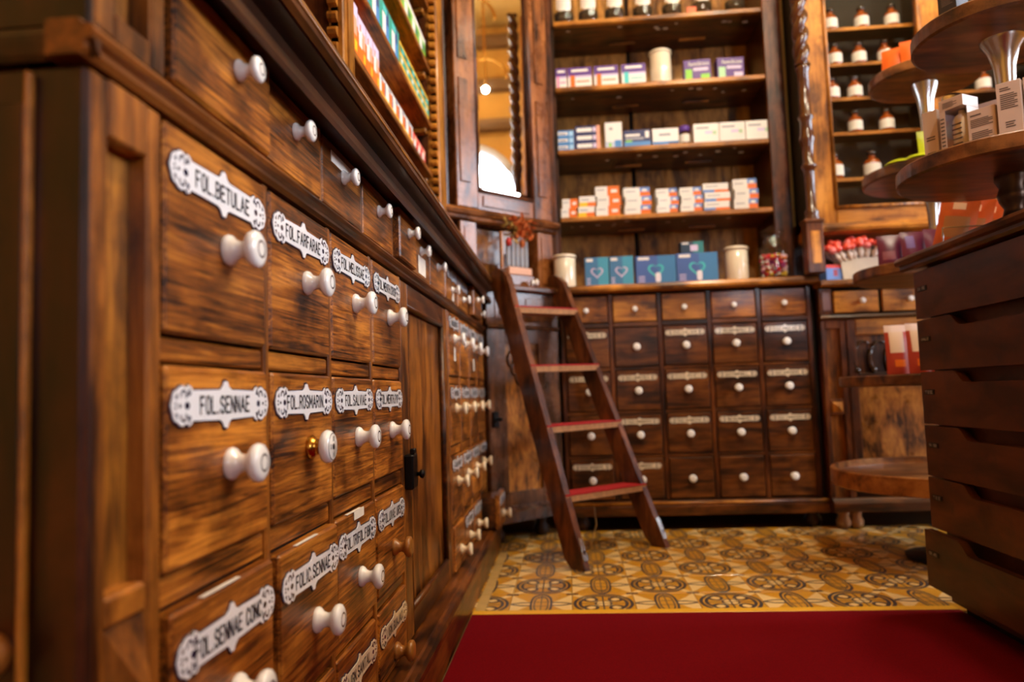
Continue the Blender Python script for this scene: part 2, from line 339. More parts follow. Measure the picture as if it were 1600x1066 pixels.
# floor: mortar bed, with encaustic tiles laid on it
TX, TY, OX, OY = .166, .188, .068, 2.012
def tile_material():
    m, N, L, b = newmat('encaustic_tile')
    geo = N.new('ShaderNodeNewGeometry'); sep = N.new('ShaderNodeSeparateXYZ'); L.new(geo.outputs['Position'], sep.inputs[0])
    def M_(op, a, b_=None, c=None):
        n = N.new('ShaderNodeMath'); n.operation = op
        for i, q in enumerate((a, b_, c)):
            if q is None: continue
            if isinstance(q, (int, float)): n.inputs[i].default_value = q
            else: L.new(q, n.inputs[i])
        return n.outputs[0]
    u = M_('DIVIDE', M_('SUBTRACT', sep.outputs[0], OX), TX); v = M_('DIVIDE', M_('SUBTRACT', sep.outputs[1], OY), TY)
    cu = M_('ROUND', u); cv = M_('ROUND', v); fu = M_('SUBTRACT', u, cu); fv = M_('SUBTRACT', v, cv)
    par = M_('PINGPONG', M_('ADD', cu, cv), 1)          # 0 ring cell, 1 link cell
    inv = M_('SUBTRACT', 1, par)
    def band(d, r, w):                                   # 1 where |d-r|<w
        return M_('LESS_THAN', M_('ABSOLUTE', M_('SUBTRACT', d, r)), w)
    def length(a, b_): return M_('SQRT', M_('ADD', M_('MULTIPLY', a, a), M_('MULTIPLY', b_, b_)))
    au = M_('ABSOLUTE', fu); av = M_('ABSOLUTE', fv)
    d = length(fu, fv)
    ring = M_('MAXIMUM', band(d, .455, .027), band(d, .375, .027))
    # petals inside the ring: four small loops and a crossed middle
    pet = band(length(M_('SUBTRACT', au, .2), M_('SUBTRACT', av, .2)), .1, .026)
    ctr = band(length(M_('MULTIPLY', fu, 1), M_('MULTIPLY', fv, 1)), .13, .016)
    spoke = M_('MULTIPLY', M_('LESS_THAN', M_('MINIMUM', au, av), .012), M_('LESS_THAN', d, .36))
    ringcell = M_('MAXIMUM', M_('MAXIMUM', ring, pet), M_('MAXIMUM', ctr, spoke))
    # link cell: a tall oval of two lines with a ladder inside, and crossed chain lines left and right
    dl = length(M_('MULTIPLY', fu, 2.7), M_('MULTIPLY', M_('POWER', av, 1.5), 1.35))
    link = M_('MAXIMUM', band(dl, .44, .05), band(dl, .30, .03))
    rung = M_('MULTIPLY', M_('LESS_THAN', M_('PINGPONG', M_('ADD', fv, .1), .1), .012), M_('LESS_THAN', dl, .3))
    stem = M_('MULTIPLY', M_('LESS_THAN', au, .008), M_('LESS_THAN', dl, .44))
    linkcell = M_('MAXIMUM', M_('MAXIMUM', link, rung), stem)
    chain_y = M_('MULTIPLY', .075, M_('SINE', M_('MULTIPLY', u, 2*pi)))
    ch = M_('MAXIMUM', M_('LESS_THAN', M_('ABSOLUTE', M_('SUBTRACT', fv, chain_y)), .024), M_('LESS_THAN', M_('ABSOLUTE', M_('ADD', fv, chain_y)), .024))
    ch = M_('MULTIPLY', ch, M_('MULTIPLY', par, M_('GREATER_THAN', dl, .44)))
    lines = M_('ADD', M_('MULTIPLY', ringcell, inv), M_('MAXIMUM', M_('MULTIPLY', linkcell, par), ch))
    # ground: ochre with cream lozenges at the cell corners, brown dashes between
    loz = M_('LESS_THAN', M_('ADD', M_('MULTIPLY', M_('SUBTRACT', .5, au), 1.0), M_('MULTIPLY', M_('SUBTRACT', .5, av), 1.4)), .42)
    cream = M_('MAXIMUM', M_('MULTIPLY', M_('GREATER_THAN', M_('SUBTRACT', au, M_('MULTIPLY', av, .8)), .12), par),
               M_('MULTIPLY', inv, M_('LESS_THAN', M_('ABSOLUTE', M_('SUBTRACT', au, av)), .07)))
    dash = M_('MULTIPLY', M_('LESS_THAN', M_('SUBTRACT', .5, au), .10), M_('LESS_THAN', M_('SUBTRACT', .5, av), .045))
    def mixc(f, a, b_):
        n = N.new('ShaderNodeMix'); n.data_type = 'RGBA'; L.new(f, n.inputs[0])
        for i, q in ((6, a), (7, b_)):
            if isinstance(q, tuple): n.inputs[i].default_value = q
            else: L.new(q, n.inputs[i])
        return n.outputs[2]
    nz = N.new('ShaderNodeTexNoise'); nz.inputs['Scale'].default_value = 9; nz.inputs['Detail'].default_value = 6; L.new(geo.outputs['Position'], nz.inputs['Vector'])
    och = mixc(nz.outputs['Fac'], srgb(182, 122, 22), srgb(222, 164, 46))
    c = mixc(cream, och, srgb(236, 198, 128))
    c = mixc(dash, c, srgb(96, 62, 34))
    c = mixc(M_('MINIMUM', lines, 1), c, srgb(62, 58, 60))
    L.new(c, b.inputs['Base Color'])
    b.inputs['Roughness'].default_value = .34; b.inputs['Coat Weight'].default_value = .15
    return m
TILE = tile_material()
fl = MB(); fl.box(XL, XR, YF, YB, -.12, -.006, plain('mortar_bed', srgb(120, 88, 50), .9, noise=.2), 0)
FLOOR = struct(fl.build('floor'))
g = .0006
tm = MB(); tm.box(-TX/2+g, TX/2-g, -TY/2+g, TY/2-g, -.006, 0, TILE, .0012); tme = tm.mesh('tile')
for i in range(-2, 10):
    for j in range(0, 6):
        place('tile', tme, FLOOR, (OX+i*TX, OY+j*TY, 0))
bt = MB(); bt.box(-.014, .014, -TY/2+g, TY/2-g, -.006, .0, plain('border_tile', srgb(196, 160, 96), .35, noise=.2), .001); btm = bt.mesh('border_tile')
for j in range(0, 4): place('border_tile', btm, FLOOR, (-.256, OY+j*TY, .0008))
bt2 = MB(); bt2.box(OX+9.5*TX, XR, 1.93, YB, -.006, -.0005, TILE, 0)
o = bt2.build('far_tiles', FLOOR); o['kind'] = 'stuff'

# carpet
cp = thing('carpet', 'plain dark red carpet covering the aisle floor in front', 'carpet', (0, 0, 0))
m = MB(); m.box(-.2705, .922, YF+.2, 1.905, -.006, .006, plain('carpet_pile', srgb(112, 2, 14), .95, noise=.3, nscale=420, spec=.1), .002); m.build('pile', cp)
m = MB(); m.box(-.2705, .922, 1.9055, 1.938, -.006, .006, plain('edge_strip_yellow', srgb(226, 168, 40), .4), .002); m.build('edge_strip', cp)

# windows (daylight) in the right wall, plus an added fill window in the front wall
SKY = plain('window_daylight', srgb(226, 238, 255), .3, emit=WINDOW_POWER)
WFR = plain('window_frame_paint', srgb(196, 196, 200), .5)
def arch_pts(w, z0, zs, n=16): return [(-w/2, z0), (w/2, z0)]+[(w/2*cos(pi*i/n), zs+w/2*sin(pi*i/n)) for i in range(n+1)]
def window(idx, x, y, rz, w=1.1, z0=1.1, zs=2.35):
    t = bpy.data.objects.new('window_%d' % idx, None); COL.objects.link(t); t.location = (x, y, 0); t.rotation_euler = (0, 0, rz); struct(t)
    m = MB(); m.prism(arch_pts(w, z0, zs), -.004, -.012, SKY); m.build('pane', t)
    m = MB()
    m.tube([(p[0], -.03, p[1]) for p in arch_pts(w+.06, z0-.03, zs)], .05, WFR, 6, True)
    m.box(-.05, .05, -.05, -.013, z0, zs+w/2-.02, WFR, .003); m.box(-w/2, w/2, -.05, -.013, zs-.05, zs+.05, WFR, .003)
    m.build('window_frame', t)
window(1, XR, 2.17, radians(-90), 1.1, 1.5, 2.68); window(2, XR, .75, radians(-90), 1.1, 1.5, 2.68); window(3, 2.4, YF, radians(180), 1.0, .9, 1.9)  # front-wall window is added to fill the boxes and bookcase with light

BEAM = plain('cornice_plaster', srgb(120, 84, 40), .8, noise=.3, nscale=3)
for k, (z, y0) in enumerate(((3.42, YF), (3.86, YF), (4.35, YF))):
    m = MB(); m.prism([(XR, z), (XR-.10, z), (XR-.16, z+.06), (XR-.16, z+.1), (XR, z+.12)], YF, YB, BEAM, 'xz'); struct(m.build('trim_%d' % (k+1)))
# hanging globe lamps with brass hoops
GLOBE = plain('lamp_globe', (1, .86, .64, 1), .4, emit=GLOBE_POWER)
def lamp(x, y, z, r, hoop, label):
    t = thing('pendant_lamp', label, 'lamp', (x, y, z))
    k = r/.13
    m = MB(); m.lathe([(p*k, q*k) for p, q in [(0, -.13), (.07, -.115), (.115, -.065), (.13, 0), (.115, .065), (.06, .12), (.04, .13)]], GLOBE, 20); m.build('globe', t)
    m = MB(); m.lathe([(.05*k, .125*k), (.055*k, .14*k), (.03*k, .17*k), (.012, .19*k), (.012, HC-z)], BRASS, 12); m.build('rod', t)
    m = MB(); m.tube([(.0, hoop*cos(a), .1+hoop*sin(a)) for a in [pi*i/24 for i in range(25)]], .014, BRASS, 8); m.build('hoop', t)
lamp(1.0, 1.6, 2.85, .095, .3, 'glowing globe lamp with brass hoop hanging over the aisle')
lamp(1.0, .75, 2.75, .10, .3, 'glowing globe lamp with brass hoop hanging over the near counter')
lamp(1.8, 2.2, 2.8, .06, .3, 'added globe lamp with brass hoop brightening the glazed cabinet')  # extra lamp, added to brighten the glazed cabinet
lamp(4.0, 2.48, 3.65, .03, .22, 'small globe lamp with brass hoop, lower one seen in the mirror')
lamp(3.4, 2.40, 3.95, .03, .25, 'small globe lamp with brass hoop, higher one seen in the mirror')

# ------------------------------------------------------------------ shared fittings
def knob_mesh(name, scale=1.0, mat=PORC, ring=True, seg=20):
    k = scale; m = MB()
    prof = [(.0148, 0), (.0155, .003), (.0138, .007), (.0098, .011), (.0082, .017), (.0092, .022), (.0135, .0255), (.0172, .029), (.0184, .0335), (.0172, .038), (.0135, .0405), (.0088, .0412), (.0066, .0412), (.003, .0414), (0, .0414)]
    ms = [mat]*len(prof)
    if ring: ms[11] = KRING
    m.lathe([(r*k, hh*k*.8) for r, hh in prof], mat, seg, axis='y', mats=ms)
    return m.mesh(name)
KN = knob_mesh('knob'); KNS = knob_mesh('knob', .85, ring=False, seg=16); KNI = knob_mesh('knob', 1.0, IVORY, True, 16); KNB = knob_mesh('knob', 1.0, BOXWOOD, False)
KNSM = knob_mesh('knob', .62, PORC, False, 14); KNW = knob_mesh('knob', .72, PORC, True, 16)
def knob_clock():
    m = MB()
    m.lathe([(.014, 0), (.015, .004), (.011, .008), (.008, .013), (.012, .016)], BRASS, 20, axis='y')
    m.lathe([(.012, .015), (.0185, .018), (.0205, .0225), (.019, .027), (.0165, .0292), (.0155, .0296), (.004, .0302), (.003, .031), (.0, .0312)], PORC, 24, axis='y', mats=[PORC, PORC, PORC, PORC, INK, PORC, INK, INK, PORC])
    return m.mesh('knob')
KNC = knob_clock()

def plate_outline(a, b, grow=0.0):
    q = [(0, 1.42), (.035, 1.38), (.05, 1.18), (.075, 1.02), (.12, .9), (.64, .84), (.66, 1.02), (.70, 1.12), (.735, .98), (.77, .98), (.80, 1.1), (.85, 1.06), (.885, .9), (.93, .82), (.965, .6), (.975, .4), (.99, .22), (1.0, 0)]
    r = [(x, z) for x, z in q]
    full = r+[(x, -z) for x, z in r[::-1][1:]]
    full += [(-x, z) for x, z in full[::-1][1:-1]]
    return [(x*(a+grow), z*(b+grow)) for x, z in full]
_pl = {}
def plate_mesh(w, h, white=BONE, detail=True):
    key = (w, h, white.name, detail)
    if key in _pl: return _pl[key]
    a, b = w/2, h/2*.72; m = MB()
    m.prism(plate_outline(a, b, .0014), 0, -.0012, NAVY)
    m.prism(plate_outline(a, b, 0), -.0012, -.0022, white)
    if detail:
        for sx in (-1, 1):
            def P(u, v, c): return (sx*(u)*a, v*b)
            # dots and leaf drops
            for (u, v, r) in ((.74, 0, .0042), (.86, 0, .0022), (.93, .12, .0016), (.93, -.12, .0016)):
                m.prism([(sx*u*a+r*cos(t)*1.0, v*b+r*.8*sin(t)) for t in [2*pi*i/8 for i in range(8)]], -.0022, -.0024, NAVY)
            for sv in (-1, 1):
                # C scroll
                cx, cz, r0, r1 = sx*.80*a, sv*.56*b, .0052, .0030
                arc = [radians(d) for d in range(-20, 241, 29)]
                outer = [(cx+sx*r0*cos(t), cz+sv*r0*sin(t)) for t in arc]; inner = [(cx+sx*r1*cos(t), cz+sv*r1*sin(t)) for t in arc[::-1]]
                m.prism(outer+inner, -.0022, -.0024, NAVY)
                m.prism([(sx*.67*a, sv*.62*b), (sx*.71*a, sv*1.05*b), (sx*.735*a, sv*.5*b)], -.0022, -.0024, NAVY)
                m.prism([(sx*.90*a, sv*.75*b), (sx*.945*a, sv*.42*b), (sx*.90*a, sv*.36*b)], -.0022, -.0024, NAVY)
    me = m.mesh('label_plate'); _pl[key] = me
    return me
def drawer_mesh(w, h, mat, th=.018, d=.09, ch=.003):
    m = MB(); m.box(-w/2, w/2, 0, th, -h/2, h/2, mat, ch)
    m.box(-w/2+.006, w/2-.006, th, th+d, -h/2+.004, h/2-.012, MAHW, 0)
    return m.mesh('drawer')
_dm = {}
def drawer(root, x, z, w, h, mat, out=0.0, text=None, knob=None, kz=0.0, kx=0.0, pz=None, pw=.17, ph=.034, white=BONE, detail=True, ink=INK, tfrac=.56, th=.018):
    key = (round(w, 4), round(h, 4), mat.name, th)
    if key not in _dm: _dm[key] = drawer_mesh(w, h, mat, th)
    d = place('drawer', _dm[key], root, (x, -out, z))
    if knob: place('knob', knob, d, (kx, 0, kz))
    if pz is not None:
        place('label_plate', plate_mesh(pw, ph, white, detail), d, (0, 0, pz))
        if text: place('lettering', sign_mesh(text, pw*tfrac, ph*.34, ink), d, (0, -.0022, pz))
    return d

# ------------------------------------------------------------------ left apothecary cabinet (local x = depth of the room, front faces the aisle)
XF = -.3217
cab = thing('apothecary_cabinet', 'long oak apothecary cabinet of labelled drawers along the left wall', 'cabinet', (XF, 0, 0), radians(90))
Y0, PW = .5545, .2094; YE = 2.775
LZ = [(.795, .618), (.594, .428), (.400, .236), (.216, .096)]
m = MB(); m.box(.47, YE, .045, .46, .02, .93, MAHV, 0); m.build('carcass', cab)
m = MB(); m.box(.5536, 1.40, .014, .045, .03, .93, VOID, 0); m.box(1.40, 1.94, .028, .045, .03, .80, VOID, 0); m.box(1.40, 1.94, .014, .045, .82, .93, VOID, 0); m.box(1.94, YE, .014, .045, .03, .93, VOID, 0); m.build('drawer_void', cab)
# end panel facing the viewer
m = MB(); m.box(.4625, .472, -.002, .46, .03, .795, MAHV, .003); m.build('end_panel', cab)
m = MB(); m.box(.4545, .463, .0325, .0375, .03, .79, GOLDV, .002); m.build('end_bead', cab)
m = MB(); m.box(.459, .4635, .0385, .44, .05, .77, MAHV, .002); m.build('end_field', cab)
place('knob', KNB, cab, (.459, .056, .405), rot=(0, 0, -pi/2))
# corner pilaster: stile, recessed field, foot block with pyramid
m = MB(); m.box(.468, .5535, .012, .045, .03, .795, GOLDV, .001); m.build('pilaster_field', cab)
m = MB()
m.box(.466, .487, -.004, .045, .03, .795, OAKV, .004); m.box(.535, .5535, -.004, .045, .03, .795, OAKV, .003)
m.box(.487, .535, -.004, .03, .752, .795, OAKV, .002); m.box(.487, .535, -.004, .03, .410, .432, OAKV, .003); m.box(.487, .535, -.004, .03, .03, .30, OAKV, .003)
m.build('pilaster_frame', cab)
m = MB(); c0 = (.487, .410); c1 = (.535, .302); cx, cz = (.511, .356)
m.add([(c0[0], 0, c0[1]), (c1[0], 0, c0[1]), (c1[0], 0, c1[1]), (c0[0], 0, c1[1]), (cx, -.022, cz)], [(4, 0, 1), (4, 1, 2), (4, 2, 3), (4, 3, 0)], OAKV); m.build('pyramid_block', cab)
# upper pilaster beside the top drawers
m = MB(); m.box(.466, .49, -.006, .045, .822, .93, OAKV, .003); m.box(.535, .556, -.006, .045, .822, .93, OAKV, .003); m.box(.49, .535, -.006, .03, .822, .845, OAKV, .002); m.box(.49, .535, -.006, .03, .915, .93, OAKV, .002); m.build('upper_pilaster_frame', cab)
m = MB(); m.box(.49, .535, .012, .04, .845, .915, GOLDV, .001); m.build('upper_pilaster_field', cab)
m = MB(); m.box(.462, .473, -.004, .46, .822, .93, MAHV, .002); m.build('upper_end_panel', cab)
# moulded middle rail running the whole length
m = MB()
m.prism([(.02, .7975), (-.004, .7975), (-.008, .802), (-.008, .806), (-.013, .809), (-.015, .813), (-.013, .817), (-.006, .819), (-.004, .8225), (.02, .8225)], .452, YE, OAKD, 'yz')
m.prism([(.4625, .7985), (.459, .802), (.456, .809), (.455, .814), (.457, .819), (.4625, .8225)], -.013, .46, MAH, 'xz'); m.build('middle_rail', cab)
# plinth with moulded top
m = MB(); m.prism([(.02, 0), (-.047, 0), (-.047, .066), (-.050, .074), (-.050, .084), (-.045, .090), (-.034, .091), (-.030, .094), (.02, .094)], .45, YE-.01, OAKD, 'yz'); m.build('plinth', cab)
# worktop and its stepped mouldings
m = MB(); m.prism([(.02, .926), (-.026, .926), (-.030, .914), (-.036, .908), (-.038, .915), (-.036, .928), (-.024, .944), (-.028, .952), (-.05, .957), (.02, .9585)], .44, YE+.02, MAH, 'yz'); m.build('cornice_moulding', cab)
m = MB(); m.prism([(.46, .959), (-.052, .959), (-.058, .964), (-.060, .974), (-.057, .984), (-.05, .988), (.46, .988)], .43, YE+.05, MAHW, 'yz'); m.build('worktop', cab)
m = MB(); m.tube([(.43, -.0592, .972), (YE+.05, -.0592, .972)], .0022, GOLD, 6); m.build('worktop_edge', cab)
# stiles and rails between the drawers
def stile(x, z0=.0945, z1=.797, w=.012, mat=OAKV, y=-.001):
    m = MB(); m.box(x-w/2, x+w/2, y, .045, z0, z1, mat, .002); m.build('stile', cab)
for i in range(1, 5): stile(Y0+i*PW-.001)
for i in range(4):
    xa, xb = Y0+i*PW+.006, Y0+(i+1)*PW-.008
    for zt, zb in ((.616, .596), (.426, .402), (.234, .218)):
        m = MB(); m.box(xa, xb, .002, .04, zb, zt, OAK, .002); m.build('rail', cab)
TXT = [['FOL.BETULAE', 'FOL.FARFARAE', 'FOL.MELISSAE', 'FOL.MENTH.CRISP.'], ['FOL.SENNAE', 'FOL.ROSMARIN.', 'FOL.SALVIAE', 'FOL.MENTH.PIP.'],
       ['FOL.SENNAE CONC.', 'FOLIC.SENNAE', 'FOL.TRIFOL.FIBR.', 'FOL.UVAE URSI'], [None, None, 'LIGN.SANTAL.', 'LIGN.GUAJACI']]
OUT = [[.003, .003, .002, .003], [.004, .004, .003, .003], [.009, .010, .004, .003], [.004, .004, .002, .003]]
for r in range(4):
    zt, zb = LZ[r]
    for c in range(4):
        x = Y0+(c+.5)*PW-.001; w = PW-.0145; zc = (zt+zb)/2; h_ = zt-zb-.002
        kn = KN
        if r == 1 and c == 1: kn = KNC
        if r >= 2 and c == 3: kn = KNB
        pz = {0: .757, 1: .560, 2: .360, 3: .172}[r]-zc; kz = {0: .706, 1: .505, 2: .300, 3: .122}[r]-zc
        d = drawer(cab, x, zc, w, h_, OAK, OUT[r][c], TXT[r][c], kn, kz, .012, pz, pw=w-.006, ph=.042, white=BONEY if r == 3 else BONE, tfrac=min(.70, .051*len(TXT[r][c] or '')))
        if r == 1 and c == 1:
            for tx, dx, dz in (('IX', -.010, 0), ('XII', 0, .0095), ('VI', 0, -.0095)):
                place('numeral', sign_mesh(tx, .006, .0055, INK), d, (.012+dx, -.0303, kz+dz))
        if (r, c) in ((2, 0), (2, 1), (2, 2)):
            pm = MB(); pm.box(-.05, .02, -.0004, .004, h_/2, h_/2+.0008, PAPER, 0); pm.box(-.02, .03, -.0012, -.0004, h_/2-.012, h_/2+.0008, PAPER, 0) if (r, c) == (2, 2) else None
            pm.build('paper_slip', d)
# tall panel door with iron lock
dx0, dx1 = 1.402, 1.935
dr = MB()
dr.box(dx0, dx0+.062, 0, .03, .097, .793, OAKV, .002); dr.box(dx1-.045, dx1, 0, .03, .097, .793, OAKV, .002)
dr.box(dx0+.062, dx1-.045, 0, .03, .748, .793, OAKD, .002); dr.box(dx0+.062, dx1-.045, 0, .03, .097, .145, OAKD, .002)
door = dr.build('door', cab)
m = MB(); m.box(dx0+.062, dx1-.045, .014, .026, .145, .748, OAKV, 0); m.build('door_panel', door)
m = MB()
a0, a1, b0, b1 = dx0+.062, dx1-.045, .145, .748
for (p, q) in (((a0, b0), (a1, b0)), ((a1, b0), (a1, b1)), ((a1, b1), (a0, b1)), ((a0, b1), (a0, b0))):
    m.tube([(p[0], .006, p[1]), (q[0], .006, q[1])], .007, OAKD, 8)
m.build('panel_moulding', door)
m = MB(); m.box(1.403, 1.448, -.018, 0, .385, .452, BLACK, .003); m.box(1.41, 1.43, -.02, -.01, .452, .463, BLACK, .002); m.lathe([(.004, 0), (.004, .009), (.008, .011), (.009, .016), (.006, .019), (0, .02)], BLACK, 12, c=(1.437, -.014, .412), axis='y'); m.build('lock', door)
# far drawer columns
FX0, FPW = 1.95, .2045; FTX = ['HERB.', 'FLOR.', 'RAD.', 'SEM.']
for i in range(0, 5): stile(FX0+i*FPW)
FOUT = [[.003, .003, .003, .003], [.003, .003, .003, .003], [.003, .003, .003, .003], [.006, .004, .004, .066]]
NAMES = ['HERB.ABSINTH.', 'HERB.THYMI', 'HERB.SERPYLL.', 'HERB.VIOLAE', 'FLOR.ARNICAE', 'FLOR.LAVAND.', 'FLOR.MALVAE', 'FLOR.TILIAE', 'RAD.ALTHAEAE', 'RAD.GENTIAN.', 'RAD.LIQUIRIT.', 'RAD.VALERIAN.', 'SEM.ANISI', 'SEM.FOENICULI', 'SEM.LINI', 'SEM.SINAPIS', 'CORT.FRANGUL.', 'CORT.QUERCUS', 'RHIZ.CALAMI', 'RHIZ.IRIDIS']
for r in range(4):
    zt, zb = LZ[r]
    for c in range(4):
        x = FX0+(c+.5)*FPW; w = FPW-.016; zc = (zt+zb)/2
        pz = {0: .775, 1: .580, 2: .385, 3: .2}[r]-zc-.01; kz = {0: .722, 1: .527, 2: .327, 3: .14}[r]-zc
        if not (r == 3 and c == 0): drawer(cab, x, zc, w, zt-zb-.002, OAK, FOUT[r][c], NAMES[r*4+c], KNI if r else KN, kz, .0, pz, pw=w-.012, ph=.04)
        else: drawer(cab, x, zc, w, zt-zb-.002, OAK, FOUT[r][c], None, KNI, kz)
        if r < 3:
            m = MB(); m.box(FX0+c*FPW+.006, FX0+(c+1)*FPW-.006, .002, .04, LZ[r+1][0]+.002, zb-.002, OAK, .002); m.build('rail', cab)
for x, z in ((FX0+.5*FPW, .68), (FX0+2.5*FPW, .665)):
    m = MB(); m.box(x-.012, x+.012, -.0045, -.0035, z-.02, z+.02, PAPER, 0); m.build('paper_slip', cab)
# row of small drawers under the cornice
tops = [(.560, .756, .011), (.757, .936, .004), (.944, 1.131, .003), (1.139, 1.338, .003), (1.346, 1.494, .016), (1.500, 1.705, .003), (1.712, 1.915, .003), (1.925, 2.135, .004), (2.145, 2.355, .004), (2.37, 2.57, .022), (2.58, 2.76, .003)]
for i, (a, b, out) in enumerate(tops):
    w = b-a-.002; zc = .8735; h_ = .098
    kz = .012; kn = KNW
    pz = None; tx = None
    if i in (7, 8, 10): pz = .024; tx = NAMES[i+8]
    d = drawer(cab, (a+b)/2, zc, w, h_, OAK, out, tx, kn, kz if pz is None else -.015, 0 if i else .02, pz, pw=w-.03, ph=.032)
    if i == 2:
        m = MB(); m.box(-.055, .06, -.0008, 0, .020, .036, PAPER, 0); m.build('paper_strip', d)
    if i == 5:
        m = MB(); m.box(-.03, .05, -.0008, 0, -.04, .0, PAPER, 0); m.build('paper_slip', d)
    if i == 7:
        m = MB(); m.box(-.0, .03, -.0008, 0, -.045, -.02, PAPER, 0); m.build('paper_slip', d)
for x in (.940, 1.135, 1.342, 1.92, 2.14, 2.362):
    m = MB(); m.box(x-.004, x+.004, -.002, .03, .823, .925, OAKV, .001); m.build('stile', cab)

# ------------------------------------------------------------------ shelving above the left cabinet
XS = -.45
shv = thing('wall_shelving', 'open oak wall shelving with notched uprights above the left cabinet', 'shelving', (XS, 0, .988), radians(90))
ZT = 2.75-.988
def notched(x, name='notched_strip', side=1, y=.0):
    m = MB(); pts = [(0, 0)]; z = 0; 
    while z < ZT-.04:
        pts += [(.0, z), (side*.0, z+.004), (side*.012, z+.008), (side*.016, z+.016), (side*.012, z+.024), (0, z+.028)]; z += .034
    pts = [(p[0], p[1]) for p in pts]+[(0, ZT), (-side*.024, ZT), (-side*.024, 0)]
    m.prism([(x+p[0], p[1]) for p in pts], y, y+.02, GOLDV, 'xz'); return m.build(name, shv)
m = MB(); m.box(1.487, 1.56, -.0, .03, 0, ZT, GOLDV, .003)
for k in range(3): m.tube([(1.517+k*.014, -.001, .0), (1.517+k*.014, -.001, ZT)], .005, GOLDV, 8)
m.build('upright', shv)
m = MB(); m.box(2.60, 2.74, -.012, .03, 0, ZT, GOLDV, .003); m.build('upright', shv)
m = MB(); m.box(1.495, 1.525, .03, .3, 0, ZT, MAHWV, 0); m.build('divider', shv)
m = MB(); m.box(2.60, 2.63, .03, .3, 0, ZT, MAHWV, 0); m.build('divider', shv)
notched(1.487, side=-1, y=.012); notched(2.600, side=-1, y=-.005); notched(2.600, side=-1, y=.24)
m = MB(); m.box(.5, 2.74, .30, .32, 0, ZT, PINE, 0); m.build('back_panel', shv)
SZ = [1.365, 1.55, 1.76, 2.0]
for z in SZ:
    m = MB(); m.box(1.561, 2.582, .012, .298, z-.988-.016, z-.988, OAK, .002); m.build('shelf', shv)
    m = MB(); m.box(2.56, 2.599, .03, .28, z-.988-.034, z-.988-.018, GOLD, .002); m.build('shelf_bearer', shv)
for z in (1.30, 1.52, 1.74):
    m = MB(); m.box(.6, 1.468, .012, .298, z-.988-.016, z-.988, OAK, .002); m.build('shelf', shv)
    m = MB(); m.box(1.43, 1.486, .03, .28, z-.988-.034, z-.988-.018, GOLD, .002); m.build('shelf_bearer', shv)

# printed cartons ----------------------------------------------------------
def carton(name, label, loc, w, d, h, base, bands, rz=0, group=None, cat='box', text=None, parent=None):
    """bands: (u0,v0,u1,v1,colour) fractions of the front; printed flat on the front face"""
    m = MB(); m.box(-w/2, w/2, 0, d, 0, h, base, .0008)
    for k, (u0, v0, u1, v1, c) in enumerate(bands):
        y = -.0002-.00008*k
        m.quad([(-w/2+u0*w, y, v0*h), (-w/2+u1*w, y, v0*h), (-w/2+u1*w, y, v1*h), (-w/2+u0*w, y, v1*h)], c)
    o = m.build(name, parent, loc, rz); tag(o, label, cat, group)
    if text:
        for tx, u, v, tw, th_, c in text: place('lettering', text_mesh(tx, tw*w, th_*h, c), o, (-w/2+u*w, -.0012, v*h))
    return o
WHT = flat(226, 222, 216); ORA = flat(226, 108, 22); YEL = flat(240, 186, 30); BLU = flat(92, 132, 200); GRY = flat(150, 150, 158)
TEAL = flat(20, 150, 130); DGRN = flat(18, 110, 80); LGRN = flat(120, 180, 50); NVY = flat(38, 44, 92); SKYB = flat(70, 130, 190); PUR = flat(88, 50, 130); LIL = flat(206, 190, 220)
PNK = flat(222, 120, 170); REDP = flat(206, 50, 40); AQU = flat(70, 190, 190); LIME = flat(130, 200, 50); SALM = flat(232, 160, 130)
def lbox(i, y, z, w, d, h, base, bands, label, grp, name='medicine_box'):
    return carton(name, label, (XS-.018, y+w/2, z), w-.003, d, h, base, bands, radians(90), grp)
ORB = [(0, 0, 1, .62, ORA), (0, .62, 1, 1, LIL), (.1, .35, .5, .8, WHT), (.55, .4, .9, .75, SALM), (.2, .7, .35, .85, REDP), (.65, .1, .9, .3, YEL)]
ys = 1.575
for i, (w, h_) in enumerate(((.085, .125), (.07, .112), (.065, .112), (.062, .112))):
    lbox(i, ys, SZ[0]+.0005, w, .12, h_, ORA, ORB, '%s orange tea box from the near post on the lowest left shelf' % ORD[i], 'orange boxes on the left shelf', 'tea_box'); ys += w
for i in range(5):
    lbox(i, ys+.005, SZ[0]+.0005, .082, .1, .06, WHT, [(.0, 0, 1, .22, YEL), (.2, .2, .6, .8, ORA), (.62, .25, .74, .9, NVY), (.1, .75, .5, .95, GRY)], '%s low white and orange box on the lowest left shelf' % ORD[i], 'low white boxes on the left shelf'); ys += .083
for i in range(3):
    lbox(i, ys+.008, SZ[0]+.0005, .066, .09, .05, REDP, [(.1, .15, .6, .6, WHT), (.3, .6, .95, .9, SALM)], '%s low red and white box at the far end of the lowest left shelf' % ORD[i], 'red boxes on the left shelf'); ys += .067
ys = 1.575
for i in range(5):
    lbox(i, ys, SZ[1]+.0005, .105, .12, .10, TEAL, [(0, .0, 1, .12, DGRN), (.1, .12, .45, .7, WHT), (.45, .1, .8, .9, SKYB), (.55, .5, .75, .95, NVY), (.15, .75, .6, .92, AQU)], '%s teal and blue box on the middle left shelf' % ORD[i], 'teal boxes on the left shelf'); ys += .106
for i in range(6):
    lbox(i, ys+.006, SZ[1]+.0005, .075, .1, .085, YEL, [(.0, .22, 1, .5, TEAL), (.2, .3, .55, .45, WHT), (0, .62, 1, .9, DGRN), (.3, .68, .8, .84, AQU)], '%s yellow and green box on the middle left shelf' % ORD[i], 'yellow boxes on the left shelf'); ys += .076
ys = 1.6
